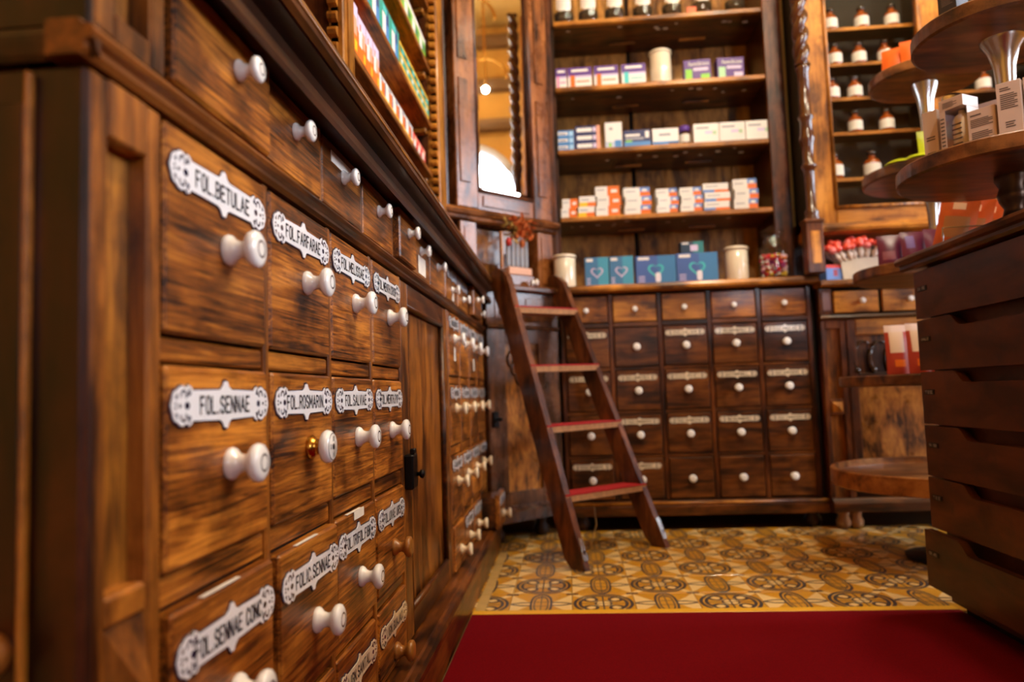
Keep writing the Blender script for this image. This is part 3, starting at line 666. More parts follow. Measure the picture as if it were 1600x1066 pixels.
for i in range(8):
    if ys+.115 > 2.575: break
    lbox(i, ys, SZ[2]+.0005, .115, .12, .075, LGRN, [(0, 0, 1, .18, YEL), (.1, .2, .5, .7, WHT), (.5, .3, .9, .6, DGRN), (0, .8, 1, 1, WHT)], '%s green and white box on the upper left shelf' % ORD[i], 'green boxes on the left shelf'); ys += .116

# ------------------------------------------------------------------ corner cabinet (diagonal)
A45 = radians(45)
cu = thing('corner_mirror_cabinet', 'rosewood corner cabinet with a tall mirror above the ladder', 'cabinet', (-.437, 2.754, .991), A45)
CL = .556; z_ = lambda z: z-.991
m = MB(); m.box(0, CL, .06, .30, z_(.991), z_(2.8), MAHV, 0); m.build('carcass', cu)
m = MB(); m.box(-.06, .03, .03, .16, z_(.991), z_(2.8), MAHV, .003); m.build('side_return', cu)
m = MB(); m.box(.045, .150, .0, .06, z_(1.30), z_(2.8), CORN, .004); m.box(.450, CL, .0, .06, z_(1.30), z_(2.8), CORN, .004); m.box(.150, .450, .005, .06, z_(1.30), z_(1.375), CORNH, .003); m.build('mirror_surround', cu)
for x in (.062, .476):
    m = MB(); m.box(x, x+.05, -.006, 0, z_(1.40), z_(1.82), CORN, .003); m.box(x, x+.05, -.006, 0, z_(1.9), z_(2.7), CORN, .003); m.build('stile_field', cu)
m = MB(); m.box(.175, .425, -.001, .006, z_(1.315), z_(1.36), CORNH, .002); m.build('apron_panel', cu)
mr = MB()
x0, x1, zz0, zz1 = .153, .447, z_(1.378), z_(2.75); bw = .022
mr.quad([(x0+bw, .012, zz0+bw), (x1-bw, .012, zz0+bw), (x1-bw, .012, zz1-bw), (x0+bw, .012, zz1-bw)], MIRROR)
O = [(x0, .0155, zz0), (x1, .0155, zz0), (x1, .0155, zz1), (x0, .0155, zz1)]; I = [(x0+bw, .012, zz0+bw), (x1-bw, .012, zz0+bw), (x1-bw, .012, zz1-bw), (x0+bw, .012, zz1-bw)]
for k in range(4): mr.quad([O[k], O[(k+1) % 4], I[(k+1) % 4], I[k]], MIRROR)
mr.build('mirror_glass', cu)
m = MB()
for (p, q) in (((x0, zz0), (x1, zz0)), ((x1, zz0), (x1, zz1)), ((x0, zz0), (x0, zz1))): m.tube([(p[0], .004, p[1]), (q[0], .004, q[1])], .0085, MAHWV, 8)
m.build('mirror_bead', cu)
m = MB(); m.prism([(.06, z_(1.245)), (-.004, z_(1.245)), (-.012, z_(1.252)), (-.014, z_(1.262)), (-.024, z_(1.268)), (-.03, z_(1.28)), (-.026, z_(1.29)), (-.004, z_(1.298)), (.06, z_(1.30))], -.03, CL+.015, CORNH, 'yz'); m.build('waist_moulding', cu)
for xa, xb in ((.055, .135), (.462, CL-.005)):
    m = MB(); m.box(xa, xb, .0, .06, 0, z_(1.245), CORN, .003); m.box(xa+.018, xb-.018, -.004, 0, .03, z_(1.225), CORN, .003); m.build('pilaster', cu)
m = MB(); m.box(.155, .45, .048, .06, .012, z_(1.235), BURR, .002); m.build('niche_back', cu)
# lower half
cl = thing('corner_base_cabinet', 'dark corner base cabinet with one narrow panelled door behind the ladder', 'cabinet', (-.303, 2.757, 0), A45)
LW = .375
m = MB(); m.box(.01, LW, .03, .28, .085, .962, MAHV, 0); m.build('carcass', cl)
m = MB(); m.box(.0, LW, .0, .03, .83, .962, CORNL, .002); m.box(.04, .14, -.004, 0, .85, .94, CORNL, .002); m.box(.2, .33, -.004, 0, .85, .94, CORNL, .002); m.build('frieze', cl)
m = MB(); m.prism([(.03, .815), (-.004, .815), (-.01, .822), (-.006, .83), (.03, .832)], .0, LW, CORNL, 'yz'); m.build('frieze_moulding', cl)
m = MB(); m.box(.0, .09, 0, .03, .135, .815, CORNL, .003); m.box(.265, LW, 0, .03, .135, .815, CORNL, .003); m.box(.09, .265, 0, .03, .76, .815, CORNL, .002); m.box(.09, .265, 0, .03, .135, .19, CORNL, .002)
dd = m.build('door', cl)
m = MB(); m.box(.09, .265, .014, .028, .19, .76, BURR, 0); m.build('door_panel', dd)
m = MB()
for k in range(3):
    zc = .70-.035*k
    m.tube([(.13+.02*k+.022*cos(a), .01, zc+.03*sin(a)) for a in [radians(d) for d in range(60, 300, 24)]], .006, CORNL, 8)
m.build('carved_scroll', dd)
m = MB(); m.box(.012, .04, -.012, 0, .44, .50, BLACK, .003); m.lathe([(.004, 0), (.004, .014), (.008, .018), (.006, .026), (0, .027)], BLACK, 10, c=(.03, -.012, .47), axis='y'); m.build('lock', dd)
m = MB(); m.prism([(.03, .08), (-.02, .08), (-.022, .12), (-.01, .128), (-.008, .138), (.03, .14)], -.01, LW, CORNL, 'yz'); m.build('plinth_moulding', cl)
m = MB(); m.lathe([(.02, 0), (.03, .012), (.032, .03), (.02, .05), (.026, .078)], MAHV, 14, c=(.29, .05, 0)); m.build('foot', cl)
m = MB(); m.lathe([(.02, 0), (.03, .012), (.032, .03), (.02, .05), (.026, .078)], MAHV, 14, c=(.07, .06, 0)); m.build('foot', cl)
m = MB(); m.prism([(.30, .963), (-.016, .963), (-.022, .970), (-.022, .982), (-.016, .99), (.30, .99)], .015, LW+.01, MAHW, 'yz'); m.build('worktop', cl)

# ------------------------------------------------------------------ back drawer cabinet
YD = 3.045
bc = thing('drawer_cabinet', 'wide dark drawer cabinet with white knobs against the back wall', 'cabinet', (0, YD, 0))
XA, XB = -.022, .978
m = MB(); m.box(-.034, 1.0, .045, .42, .112, .962, MAHV, 0); m.build('carcass', bc)
m = MB(); m.box(-.033, .998, .012, .045, .115, .962, VOID, 0); m.build('drawer_void', bc)
m = MB(); m.prism([(.42, .965), (-.05, .965), (-.058, .971), (-.06, .981), (-.056, .991), (-.048, .995), (.42, .995)], -.036, 1.003, GOLD, 'yz'); m.build('worktop', bc)
m = MB(); m.prism([(.045, .06), (-.03, .06), (-.034, .095), (-.03, .108), (-.012, .116), (.045, .116)], -.012, 1.0, MAHW, 'yz'); m.build('base_moulding', bc)
m = MB(); m.tube([(-.012, -.031, .108), (1.0, -.031, .108)], .006, GOLD, 8); m.build('base_bead', bc)
for x in (.03, .95):
    m = MB(); m.lathe([(.024, 0), (.034, .012), (.034, .03), (.024, .046), (.03, .06)], MAHV, 14, c=(x, .03, 0)); m.build('foot', bc)
KX0, KP = .0804, .1991
rowz = [(.955, .843), (.822, .658), (.643, .480), (.464, .301), (.286, .121)]
for i in range(0, 6):
    x = KX0-KP/2+i*KP
    m = MB(); m.box(x-.009, x+.009, -.002, .045, .117, .962, MAHWV, .002); m.build('stile', bc)
for i in range(5):
    xa = KX0-KP/2+i*KP+.009; xb = xa+KP-.018
    for k in range(4):
        zt, zb = rowz[k][1]-.001, rowz[k+1][0]+.001
        m = MB(); m.box(xa, xb, -.001 if k else -.008, .045, zb, zt, MAHW, .002); m.build('rail', bc)
BN = ['RAD.ALTHAEAE', None, 'RAD.CALAMI', 'RAD.GENTIAN.PULV.', 'RAD.INULAE', 'RAD.IRID.', 'RAD.LIQUIR.PULV.', 'RAD.RHEI', 'RAD.PIMPINELL.', 'RAD.SAPONAR.', None, 'RAD.ONONIDIS', 'RAD.SENEGAE', 'RAD.VALERIAN.PULV.', 'RAD.TARAXACI', 'RHIZ.GRAMIN.', 'RHIZ.TORMENT.', None, None, None]
for r in range(5):
    zt, zb = rowz[r]; zc = (zt+zb)/2
    for c in range(5):
        x = KX0+c*KP; w = KP-.024
        if r == 0: drawer(bc, x, zc, w, zt-zb-.002, GOLD if c in (1, 2) else OAK, .004, None, KNSM, -.004, 0)
        else:
            tx = BN[(r-1)*5+c]; kz = (.7388-.1787*(r-1))-zc
            drawer(bc, x, zc, w, zt-zb-.002, MAHW, .004, tx, KNS, kz, 0, (.052 if tx else None), pw=w-.016, ph=.032, white=BONEY, detail=True, tfrac=.6)

# ------------------------------------------------------------------ back bookcase above it
YS = 3.16
bk = thing('bookcase', 'open wooden bookcase of four shelves above the back drawer cabinet', 'bookcase', (0, YS, .996))
zb_ = lambda z: z-.996
m = MB(); m.box(-.062, -.026, .0, .03, .01, zb_(2.8), MAHWV, .004); m.box(-.050, -.038, -.004, 0, .3, zb_(2.8), MAHWV, .002); m.build('upright', bk)
m = MB(); m.box(.895, .972, .0, .03, 0, zb_(2.8), MAHWV, .004); m.build('upright', bk)
m = MB(); m.box(-.045, -.01, .03, .33, .002, zb_(2.8), MAHV, 0); m.build('side_panel', bk)
m = MB(); m.box(.905, .94, .03, .33, .002, zb_(2.8), MAHV, 0); m.build('side_panel', bk)
for xa, xb, y in ((-.01, .335, .322), (.338, .352, .33), (.355, .49, .318), (.493, .80, .324), (.803, .905, .32)):
    m = MB(); m.box(xa, xb, y, y+.016, .002, zb_(2.8), PINE if xb-xa > .05 else VOID, .002); m.build('back_board', bk)
BZ = [1.322, 1.622, 1.905, 2.205]
random.seed(3)
for z in BZ:
    m = MB(); m.box(-.0095, .9045, .0305, .315, zb_(z)-.02, zb_(z), MAHW, .002); m.box(-.0095, .894, .002, .032, zb_(z)-.022, zb_(z), GOLD, .004); sh = m.build('shelf', bk)
    for k in range(9):
        x = random.uniform(.03, .86); y = random.uniform(.04, .12); s_ = random.uniform(.006, .011)
        m = MB(); m.box(x-s_, x+s_, y, y+s_*1.3, zb_(z)-.0212, zb_(z)-.0202, PAPER, 0); m.build('sticker', sh)
    for x in (.3, .62):
        m = MB(); m.box(x-.05, x+.07, .20, .214, zb_(z)-.03, zb_(z)-.021, GOLD, .001); m.build('batten', sh)

def jar_glass(name, label, x, y, z, r, h, group):
    t = thing(name, label, 'jar', (x, y, z), 0, group)
    m = MB(); m.lathe([(0, .001), (r*.95, .001), (r, .006), (r, h*.72), (r*.9, h*.8), (r*.5, h*.86), (r*.5, h*.95), (r*.62, h)], GLASS, 20)
    m.lathe([(r*.56, h), (r*.44, h*.95), (r*.44, h*.87), (r*.85, h*.79), (r*.95, h*.71), (r*.95, .01), (0, .008)], GLASS, 20); m.build('glass_body', t)
    m = MB(); m.lathe([(0, .012), (r*.9, .012), (r*.9, h*.32), (0, h*.32)], plain('dried_herb', srgb(70, 52, 30), .9, noise=.5, nscale=160), 16); m.build('contents', t)
    m = MB(); n = 9
    for sgn, mt in ((0, PAPER),):
        lo, hi = h*.30, h*.66
        pts = [(-.75+1.5*i/n) for i in range(n+1)]
        for i in range(n):
            a, b = pts[i], pts[i+1]
            e = lambda q: hi-(.006 if abs(q) > .55 else 0); f = lambda q: lo+(.010 if abs(q) > .5 else 0)
            R_ = r*1.012
            m.quad([(R_*sin(a), -R_*cos(a), f(a)), (R_*sin(b), -R_*cos(b), f(b)), (R_*sin(b), -R_*cos(b), e(b)), (R_*sin(a), -R_*cos(a), e(a))], PAPER)
    m.build('paper_label', t)
    m = MB(); m.lathe([(r*.42, h*.9), (r*.42, h), (r*.7, h*1.01), (r*.72, h*1.06), (r*.4, h*1.1), (0, h*1.11)], BLACK, 16); m.build('stopper', t)
for i, x in enumerate((.040, .150, .268, .393, .523, .655, .80)):
    jar_glass('glass_jar', '%s glass apothecary jar from the left on the top back shelf' % ORD[i], x, 3.235, 2.206, .047, .20, 'glass jars on the top shelf')
m = MB(); m.box(-.02, .02, 0, .002, 0, .03, flat(226, 90, 20), .0005)
tag(m.build('hazard_tag', None, (.60, 3.178, 2.206)), 'small orange hazard square tag on the top back shelf edge', 'tag')

def crock(label, x, y, z, r, h, name='ceramic_jar'):
    t = thing(name, label, 'jar', (x, y, z))
    cm = plain('cream_glaze', srgb(226, 212, 186), .14, coat=.6)
    m = MB(); m.lathe([(0, 0), (r*.86, 0), (r*.92, h*.02), (r*.9, h*.06), (r*.94, h*.12), (r*.94, h*.86), (r*.9, h*.88), (r*.9, h*.9)], cm, 24); m.build('pot', t)
    m = MB(); m.lathe([(r*.9, h*.895), (r*1.02, h*.9), (r*1.02, h*.95), (r*.9, h*.985), (0, h)], cm, 24); m.build('lid', t)
crock('tall cream ceramic jar on the second shelf among purple boxes', .459, 3.22, 1.906, .05, .155)
crock('cream ceramic jar on the back worktop at the left, beside blue boxes', .0, 3.105, .9955, .05, .15)
crock('cream ceramic jar on the back worktop at the right, beside sweets jar', .715, 3.105, .9955, .05, .15)

SX = 3.178
FEM = lambda c: [(0, .55, 1, 1, PUR), (0, .48, 1, .58, LIL), (.1, .02, .3, .6, c), (.35, .25, .9, .32, c), (.15, .78, .85, .9, WHT)]
for i, (x, w, c) in enumerate(((.0175, .048, PNK), (.099, .105, ORA), (.215, .105, ORA), (.335, .105, AQU))):
    carton('medicine_box', ['cut off white and purple box with pink figure at the left end of second shelf', 'white and purple box with orange figure, left of the pair on second shelf', 'white and purple box with orange figure, right of the pair on second shelf', 'white and purple box with turquoise figure beside the cream jar'][i], (x, SX, 1.9055), w, .06, .09, WHT, FEM(c), 0, 'white and purple boxes')
for i, (x, r_) in enumerate(((.612, -.06), (.755, .05))):
    carton('medicine_box', ['dark purple box with bright green figure right of the cream jar', 'dark purple box with pale green figure at the right of second shelf'][i], (x, SX+.005, 1.9055), .115, .06, .092, PUR, [(.05, .0, .3, .55, LIME if i == 0 else flat(170, 220, 170)), (.62, .05, .95, .28, LIME if i == 0 else LIL), (.35, .45, .9, .6, LIL)], r_, 'dark purple boxes', text=[('femibion', .55, .8, .75, .2, WHT)])
# third shelf
z3 = 1.6225
for i in range(3):
    carton('medicine_box', '%s flat blue and white box from the bottom of the left stack on third shelf' % ORD[i], (.028, SX, z3+i*.0305), .07, .06, .03, SKYB, [(0, .3, .6, .75, WHT), (.7, .15, .95, .85, flat(160, 200, 230)), (.05, .4, .5, .55, NVY)], .02*(i-1), 'blue boxes stacked at left')
for i in range(3):
    carton('medicine_box', '%s navy box with white panel from the bottom of its stack on third shelf' % ORD[i], (.122, SX, z3+i*.0355), .11, .06, .035, NVY, [(.08, .25, .68, .75, WHT), (.86, 0, 1, 1, SALM), (.72, .2, .84, .8, LIL)], 0, 'navy boxes in a stack')
carton('medicine_box', 'upright white and grey carton beside the navy stack on third shelf', (.236, SX, z3), .074, .05, .115, WHT, [(0, 0, 1, .25, flat(180, 190, 210)), (.55, .0, .95, .3, SKYB), (.2, .05, .35, .2, LIME), (.25, .7, .45, .8, GRY)])
carton('medicine_box', 'long dark blue box with white lettering bars on third shelf', (.338, SX, z3), .115, .06, .075, NVY, [(0, 0, 1, .3, SKYB), (.05, .62, .6, .75, WHT), (.05, .42, .75, .55, GRY), (.8, .5, .95, .9, WHT), (.05, .28, .3, .38, LIME)])
carton('medicine_box', 'white box with blue foot left of the brown vial on third shelf', (.46, SX, z3), .112, .06, .074, WHT, [(0, 0, 1, .22, SKYB), (.6, 0, 1, .14, NVY), (.25, .55, .7, .7, GRY)])
t = thing('pill_bottle', 'small brown vial with purple cap on third shelf', 'bottle', (.548, 3.215, z3))
m = MB(); m.lathe([(0, 0), (.021, 0), (.023, .004), (.023, .055), (.018, .064)], plain('amber_dark', srgb(60, 28, 14), .15, coat=.5), 16); m.build('glass_body', t)
m = MB(); m.lathe([(.0235, .014), (.0235, .05)], PAPER, 16); m.build('paper_label', t)
m = MB(); m.lathe([(.02, .064), (.023, .066), (.023, .086), (.018, .09), (0, .091)], flat(96, 60, 150), 16); m.build('cap', t)
for i in range(3):
    carton('medicine_box', '%s of three long white boxes at the right end of third shelf' % ORD[i], (.635+i*.111, SX, z3), .108, .06, .085, WHT, [(.1, .72, .6, .82, GRY), (.45, .45, .75, .6, LIL), (.75, .4, .9, .6, flat(170, 200, 160))], 0, 'three long white boxes')
# fourth shelf: pairs and stacks of white and orange boxes
z4 = 1.3225
W1 = [(.5, 0, 1, 1, ORA), (.66, .35, .9, .65, WHT), (.06, .6, .4, .7, GRY)]
W2 = [(0, 0, .5, .42, YEL), (.5, 0, 1, .42, ORA), (.1, .6, .6, .72, GRY)]
W3 = [(.62, 0, 1, .5, ORA), (.62, .5, 1, 1, BLU), (.7, .55, .9, .8, WHT), (.08, .5, .45, .6, GRY)]
W4 = [(0, 0, .45, .3, BLU), (.45, 0, 1, .3, ORA), (.1, .6, .6, .7, GRY)]
stacks = [(.028, .068, .042, 2, W1, 'white and orange'), (.104, .070, .046, 2, W2, 'white, yellow and orange'), (.198, .104, .044, 3, W1, 'broad white and orange'), (.325, .112, .04, 3, W3, 'white, blue and orange'), (.452, .090, .036, 3, W3, 'white with blue squares'), (.555, .092, .036, 3, W3, 'white with blue corner'), (.663, .108, .040, 3, W4, 'tall stack white'), (.786, .10, .044, 3, W3, 'right end white and blue')]
for si, (x, w, h_, n, bd, nm) in enumerate(stacks):
    for k in range(n):
        pos = 'bottom' if k == 0 else ('top' if k == n-1 else 'middle')
        carton('medicine_box', '%s %s box, %s stack from the left on fourth shelf' % (pos, nm, ORD[si]), (x+.006*(k % 2), SX+.004*k, z4+k*(h_+.0005)), w, .07, h_, WHT, bd, .03*((k*7+si) % 3-1), 'white and orange boxes on the fourth shelf')
# worktop: blue boxes with a heart
def heart_box(label, x, y, z, w, h_, d, c0, c1, hc, pill):
    t = carton('heart_box', label, (x, y, z), w, d, h_, c0, [(.55, 0, 1, 1, c1), (.06, .86, .34, .96, WHT), (.06, .2, .22, .23, LIL), (.06, .28, .22, .31, LIL), (.06, .12, .22, .15, LIL)])
    m = MB(); s = min(w, h_)*.0165; pts = []
    for k in range(33):
        a = 2*pi*k/32; pts.append((16*sin(a)**3, 13*cos(a)-5*cos(2*a)-2*cos(3*a)-cos(4*a)))
    o_ = [(p[0]*s, p[1]*s) for p in pts[:-1]]; i_ = [(p[0]*s*.76, p[1]*s*.74+.001) for p in pts[:-1]]
    n = len(o_)
    for k in range(n):
        j = (k+1) % n
        m.quad([(o_[k][0], -.0012, o_[k][1]+h_*.5), (o_[j][0], -.0012, o_[j][1]+h_*.5), (i_[j][0], -.0012, i_[j][1]+h_*.5), (i_[k][0], -.0012, i_[k][1]+h_*.5)], hc)
    m.build('heart_print', t)
    if pill:
        m = MB(); rx, rz_ = .011, .02
        m.prism([(rx*.2+rx*(abs(cos(a))**.5)*(1 if cos(a) > 0 else -1)+.006, h_*.26+rz_*(abs(sin(a))**.5)*(1 if sin(a) > 0 else -1)) for a in [2*pi*k/20 for k in range(20)]], -.0012, -.0018, flat(226, 222, 232)); m.build('device_print', t)
BL1, BL2, BL3, BL4 = flat(62, 116, 158), flat(66, 150, 178), flat(66, 96, 158), flat(60, 120, 170)
zw = .9955; yw = 3.075
heart_box('narrow pale blue heart box, left of the two beside the cream jar', .134, yw, zw, .098, .128, .06, BL1, BL2, LIL, False)
heart_box('narrow pale blue heart box, right of the two, next to wide blue boxes', .236, yw, zw, .098, .128, .06, BL1, BL2, LIL, False)
heart_box('wide blue box with turquoise heart, left of the pair on back worktop', .378, yw, zw, .165, .124, .07, BL3, BL4, AQU, True)
heart_box('wide blue box with turquoise heart, right of the pair, under small box', .548, yw, zw, .168, .128, .07, BL3, BL4, AQU, True)
carton('small_box', 'small dark teal box lying on top of the wide blue box', (.533, yw+.012, zw+.1285), .094, .05, .05, flat(24, 52, 74), [(.55, 0, 1, 1, flat(40, 120, 120)), (.42, .2, .75, .7, LIL), (.06, .78, .35, .92, WHT)])
# sweets jar
t = thing('sweets_jar', 'clear glass jar half full of coloured sweets on the back worktop', 'jar', (.865, 3.105, .9955))
m = MB(); R_ = .063
m.lathe([(0, .001), (R_*.96, .001), (R_, .008), (R_, .13), (R_*.9, .155), (R_*.7, .168), (R_*.68, .18), (R_*.72, .185)], GLASS, 24)
m.lathe([(R_*.66, .185), (R_*.62, .168), (R_*.84, .153), (R_*.94, .128), (R_*.94, .012), (0, .01)], GLASS, 24); m.build('glass_body', t)
m = MB(); m.lathe([(R_*.74, .1855), (R_*.84, .189), (R_*.84, .2), (R_*.6, .213), (R_*.2, .22), (R_*.16, .232), (0, .236)], GLASS, 20); m.build('glass_lid', t)
cols = [flat(214, 60, 90), flat(232, 130, 40), flat(240, 200, 210), flat(150, 40, 110), flat(240, 205, 70), flat(220, 40, 40), WHT]
m = MB(); random.seed(5)
for k in range(190):
    rr = R_*.82*math.sqrt(random.random()); a = random.uniform(0, 2*pi); s = random.uniform(.007, .010)
    Mx = Matrix.Translation((rr*cos(a), rr*sin(a), .02+.086*random.random())) @ Matrix.Rotation(random.uniform(0, 6), 4, 'X') @ Matrix.Rotation(random.uniform(0, 6), 4, 'Z')
    m.lathe([(0, -s*.6), (s*.8, -s*.4), (s, 0), (s*.8, s*.4), (0, s*.6)], random.choice(cols), 7, M=Mx)
sw = m.build('sweets', t); sw['kind'] = 'stuff'

# ------------------------------------------------------------------ display cabinet at the right of the back wall
dc = thing('display_cabinet', 'golden glazed display cabinet with a twisted column at the right back', 'cabinet', (0, 3.0, .972))
zd = lambda z: z-.972
m = MB(); m.box(1.0, 1.095, 0, .04, zd(1.20), zd(2.8), GOLDV, .004); m.box(1.462, 1.56, 0, .04, zd(1.20), zd(2.8), GOLDV, .004); m.box(1.095, 1.462, 0, .04, zd(1.20), zd(1.262), GOLD, .004); m.box(1.93, 2.05, 0, .04, zd(1.2), zd(2.8), GOLDV, .004); m.box(1.56, 1.93, 0, .04, zd(1.2), zd(1.262), GOLD, .004); m.build('front_frame', dc)
m = MB()
for (xa, xb) in ((1.095, 1.462), (1.56, 1.93)):
    for (p, q) in (((xa, zd(1.265)), (xb, zd(1.265))), ((xa, zd(1.265)), (xa, zd(2.8))), ((xb, zd(1.265)), (xb, zd(2.8)))): m.tube([(p[0], -.002, p[1]), (q[0], -.002, q[1])], .008, GOLDV, 8)
m.build('glazing_bead', dc)
PANE = thin_glass('pane_glass', (.97, .97, .96, 1), .6)
for xa, xb in ((1.095, 1.462), (1.56, 1.93)):
    m = MB(); m.box(xa+.001, xb-.001, .012, .015, zd(1.262), zd(2.8), PANE, 0); m.build('glass_pane', dc)
DKB = plain('cabinet_lining', srgb(40, 34, 24), .8, noise=.3, nscale=6)
m = MB(); m.box(1.0, 2.05, .20, .22, zd(1.20), zd(2.8), DKB, 0); m.build('back_panel', dc)
m = MB(); m.box(1.0, 1.03, .04, .199, zd(1.20), zd(2.8), DKB, 0); m.box(1.495, 1.525, .04, .199, zd(1.20), zd(2.8), DKB, 0); m.box(2.02, 2.05, .04, .199, zd(1.2), zd(2.8), DKB, 0); m.build('side_panel', dc)
m = MB(); m.box(1.0, 2.05, .04, .32, zd(1.20), zd(1.245), GOLD, 0); m.build('floor_board', dc)
DZ = [2.036, 1.884, 1.738, 1.592, 1.40]
for z in DZ:
    for xa, xb in ((1.031, 1.494), (1.526, 2.019)):
        m = MB(); m.box(xa, xb, .055, .062, zd(z)-.015, zd(z), GOLD, .002); m.box(xa, xb, .062, .16, zd(z)-.014, zd(z), MAH, 0); m.build('shelf', dc)  # gold edge and dark board paint in the lit front and shaded underside
m = MB(); m.prism([(.3, zd(1.155)), (-.01, zd(1.155)), (-.03, zd(1.165)), (-.034, zd(1.178)), (-.02, zd(1.186)), (-.016, zd(1.2)), (.3, zd(1.2))], 1.0, 2.05, GOLD, 'yz'); m.build('waist_moulding', dc)
m = MB(); m.box(1.0, 2.05, .26, .28, 0, zd(1.155), MAHV, 0); m.build('niche_back', dc)
for xa in (1.46, 2.0):
    m = MB(); m.box(xa, xa+.05, 0, .05, 0, zd(1.155), GOLDV, .003); m.build('niche_post', dc)
# twisted column on its pedestal
PX = .983
COLM = plain('column_polish', srgb(78, 38, 12), .22, coat=.45, noise=.4, nscale=30)
m = MB(); m.box(PX-.035, PX+.03, -.075, -.012, .024, zd(1.195), MAHWV, .003); m.box(PX-.04, PX+.035, -.08, -.008, zd(1.195), zd(1.21), MAHW, .004); m.build('pedestal', dc)
m = MB(); m.box(PX-.02, PX+.016, -.078, -.075, .06, zd(1.16), GOLDV, .001); m.build('pedestal_field', dc)
m = MB(); cc = (PX, -.045, zd(1.21))
m.lathe([(.028, 0), (.03, .008), (.024, .016), (.029, .026), (.026, .036), (.019, .045), (.020, .19), (.022, .2), (.03, .212), (.03, .22), (.021, .23), (.024, .30), (.029, .318), (.031, .33), (.026, .345), (.023, .40), (.03, .412), (.03, .42), (.022, .43), (.022, .60), (.028, .612), (.028, .622), (.020, .632)], COLM, 20, c=cc)
m.lathe([(.0, -.02), (.001, -.02)], COLM, 20, c=cc)
rings = 150; seg = 24; vs = []; fs = []
for k in range(rings+1):
    zz = zd(1.84)+k*(2.8-1.84)/rings; ph = zz*2*pi/.072
    for q in range(seg):
        a = 2*pi*q/seg; rr = .0135+.0195*abs(cos(a-ph*.5))**.65
        vs.append((PX+rr*cos(a), -.045+rr*sin(a), zz))
for k in range(rings):
    for q in range(seg): fs.append([k*seg+q, k*seg+(q+1) % seg, (k+1)*seg+(q+1) % seg, (k+1)*seg+q])
m.add(vs, fs, COLM, True); m.build('twisted_column', dc)
# bottles in the display cabinet
AMB = plain('amber_glass', srgb(150, 70, 20), .08, coat=.6, noise=.2)
bm = {}
def amber(label, x, y, z, s, kind, group):
    t = thing('amber_bottle', label, 'bottle', (x, y, z), 0, group)
    if s not in bm:
        a = MB(); a.lathe([(0, 0), (.027*s, 0), (.029*s, .003), (.029*s, .058*s), (.024*s, .068*s), (.012*s, .074*s), (.0115*s, .083*s), (.014*s, .085*s)], AMB, 16)
        b = MB(); b.lathe([(.0296*s, .014*s), (.0296*s, .053*s)], PAPER, 16)
        c = MB(); c.lathe([(.011*s, .084*s), (.016*s, .088*s), (.017*s, .096*s), (.012*s, .104*s), (0, .106*s)], plain('stopper_dark', srgb(40, 30, 26), .2, coat=.5), 14)
        bm[s] = (a.mesh('glass_body'), b.mesh('paper_label'), c.mesh('stopper'))
    for nm, me in zip(('glass_body', 'paper_label', 'stopper'), bm[s]): place(nm, me, t)
rowsD = [(DZ[0], (1.155, 1.283, 1.405)), (DZ[1], (1.165, 1.263, 1.368)), (DZ[2], (1.145, 1.237, 1.38)), (DZ[3], (1.229, 1.356)), (DZ[4], (1.135, 1.285))]
for r, (z, xs) in enumerate(rowsD):
    for i, x in enumerate(xs): amber('%s amber bottle from the left on the %s shelf of the glazed cabinet' % (ORD[i], ORD[r]), x, 3.098, z+.0003, 1.0 if r < 4 else 1.15, 0, 'amber bottles in the glazed cabinet')
for i, (x, z) in enumerate(((1.63, DZ[2]), (1.75, DZ[2]), (1.62, DZ[1]), (1.74, DZ[1]))): amber('%s amber bottle on the %s shelf of the right glazed bay' % (ORD[i % 2], ['third', 'second'][i//2]), x, 3.098, z+.0003, 1.0, 0, 'amber bottles in the right bay')

# ------------------------------------------------------------------ right base cabinet
rc = thing('base_cabinet', 'carved wooden base cabinet with two small drawers behind the floor stand', 'cabinet', (0, 3.0, 0))
m = MB(); m.box(1.003, 2.05, .03, .40, .115, .94, MAHV, 0); m.build('carcass', rc)
m = MB(); m.prism([(.40, .945), (-.03, .945), (-.04, .952), (-.04, .962), (-.034, .97), (.40, .97)], 1.004, 2.05, GOLD, 'yz'); m.build('worktop', rc)
m = MB(); m.box(1.003, 1.055, 0, .03, .835, .943, MAHWV, .003); m.box(1.415, 2.05, 0, .03, .835, .943, MAHWV, .003); m.box(1.055, 1.415, .01, .03, .835, .943, VOID, 0); m.build('frieze', rc)
m = MB(); m.box(1.014, 1.045, -.006, 0, .85, .925, plain('lilac_reflection', srgb(120, 92, 92), .2, coat=.5), .004); m.build('frieze_block', rc)  # lilac tone paints a reflection onto the block
for a, b in ((1.06, 1.232), (1.246, 1.412)): drawer(rc, (a+b)/2, .884, b-a, .088, GOLD, .004, None, KNSM, .002, .02)
m = MB(); m.prism([(.03, .815), (-.008, .815), (-.014, .823), (-.008, .832), (.03, .834)], 1.003, 2.05, MAHW, 'yz'); m.build('middle_rail', rc)
m = MB(); m.box(1.003, 1.022, 0, .03, .115, .814, MAHWV, .003); m.box(1.075, 1.10, 0, .03, .115, .814, MAHWV, .003); m.box(1.022, 1.075, 0, .03, .78, .814, MAHWV, .002); m.box(1.022, 1.075, 0, .03, .44, .50, MAHWV, .002); m.box(1.022, 1.075, .016, .03, .115, .814, OAKV, 0); m.build('pilaster', rc)
m = MB(); m.add([(1.03, -.001, .49), (1.068, -.001, .49), (1.068, -.001, .45), (1.03, -.001, .45), (1.049, -.02, .47)], [(4, 0, 1), (4, 1, 2), (4, 2, 3), (4, 3, 0)], GOLDV); m.build('pyramid_block', rc)
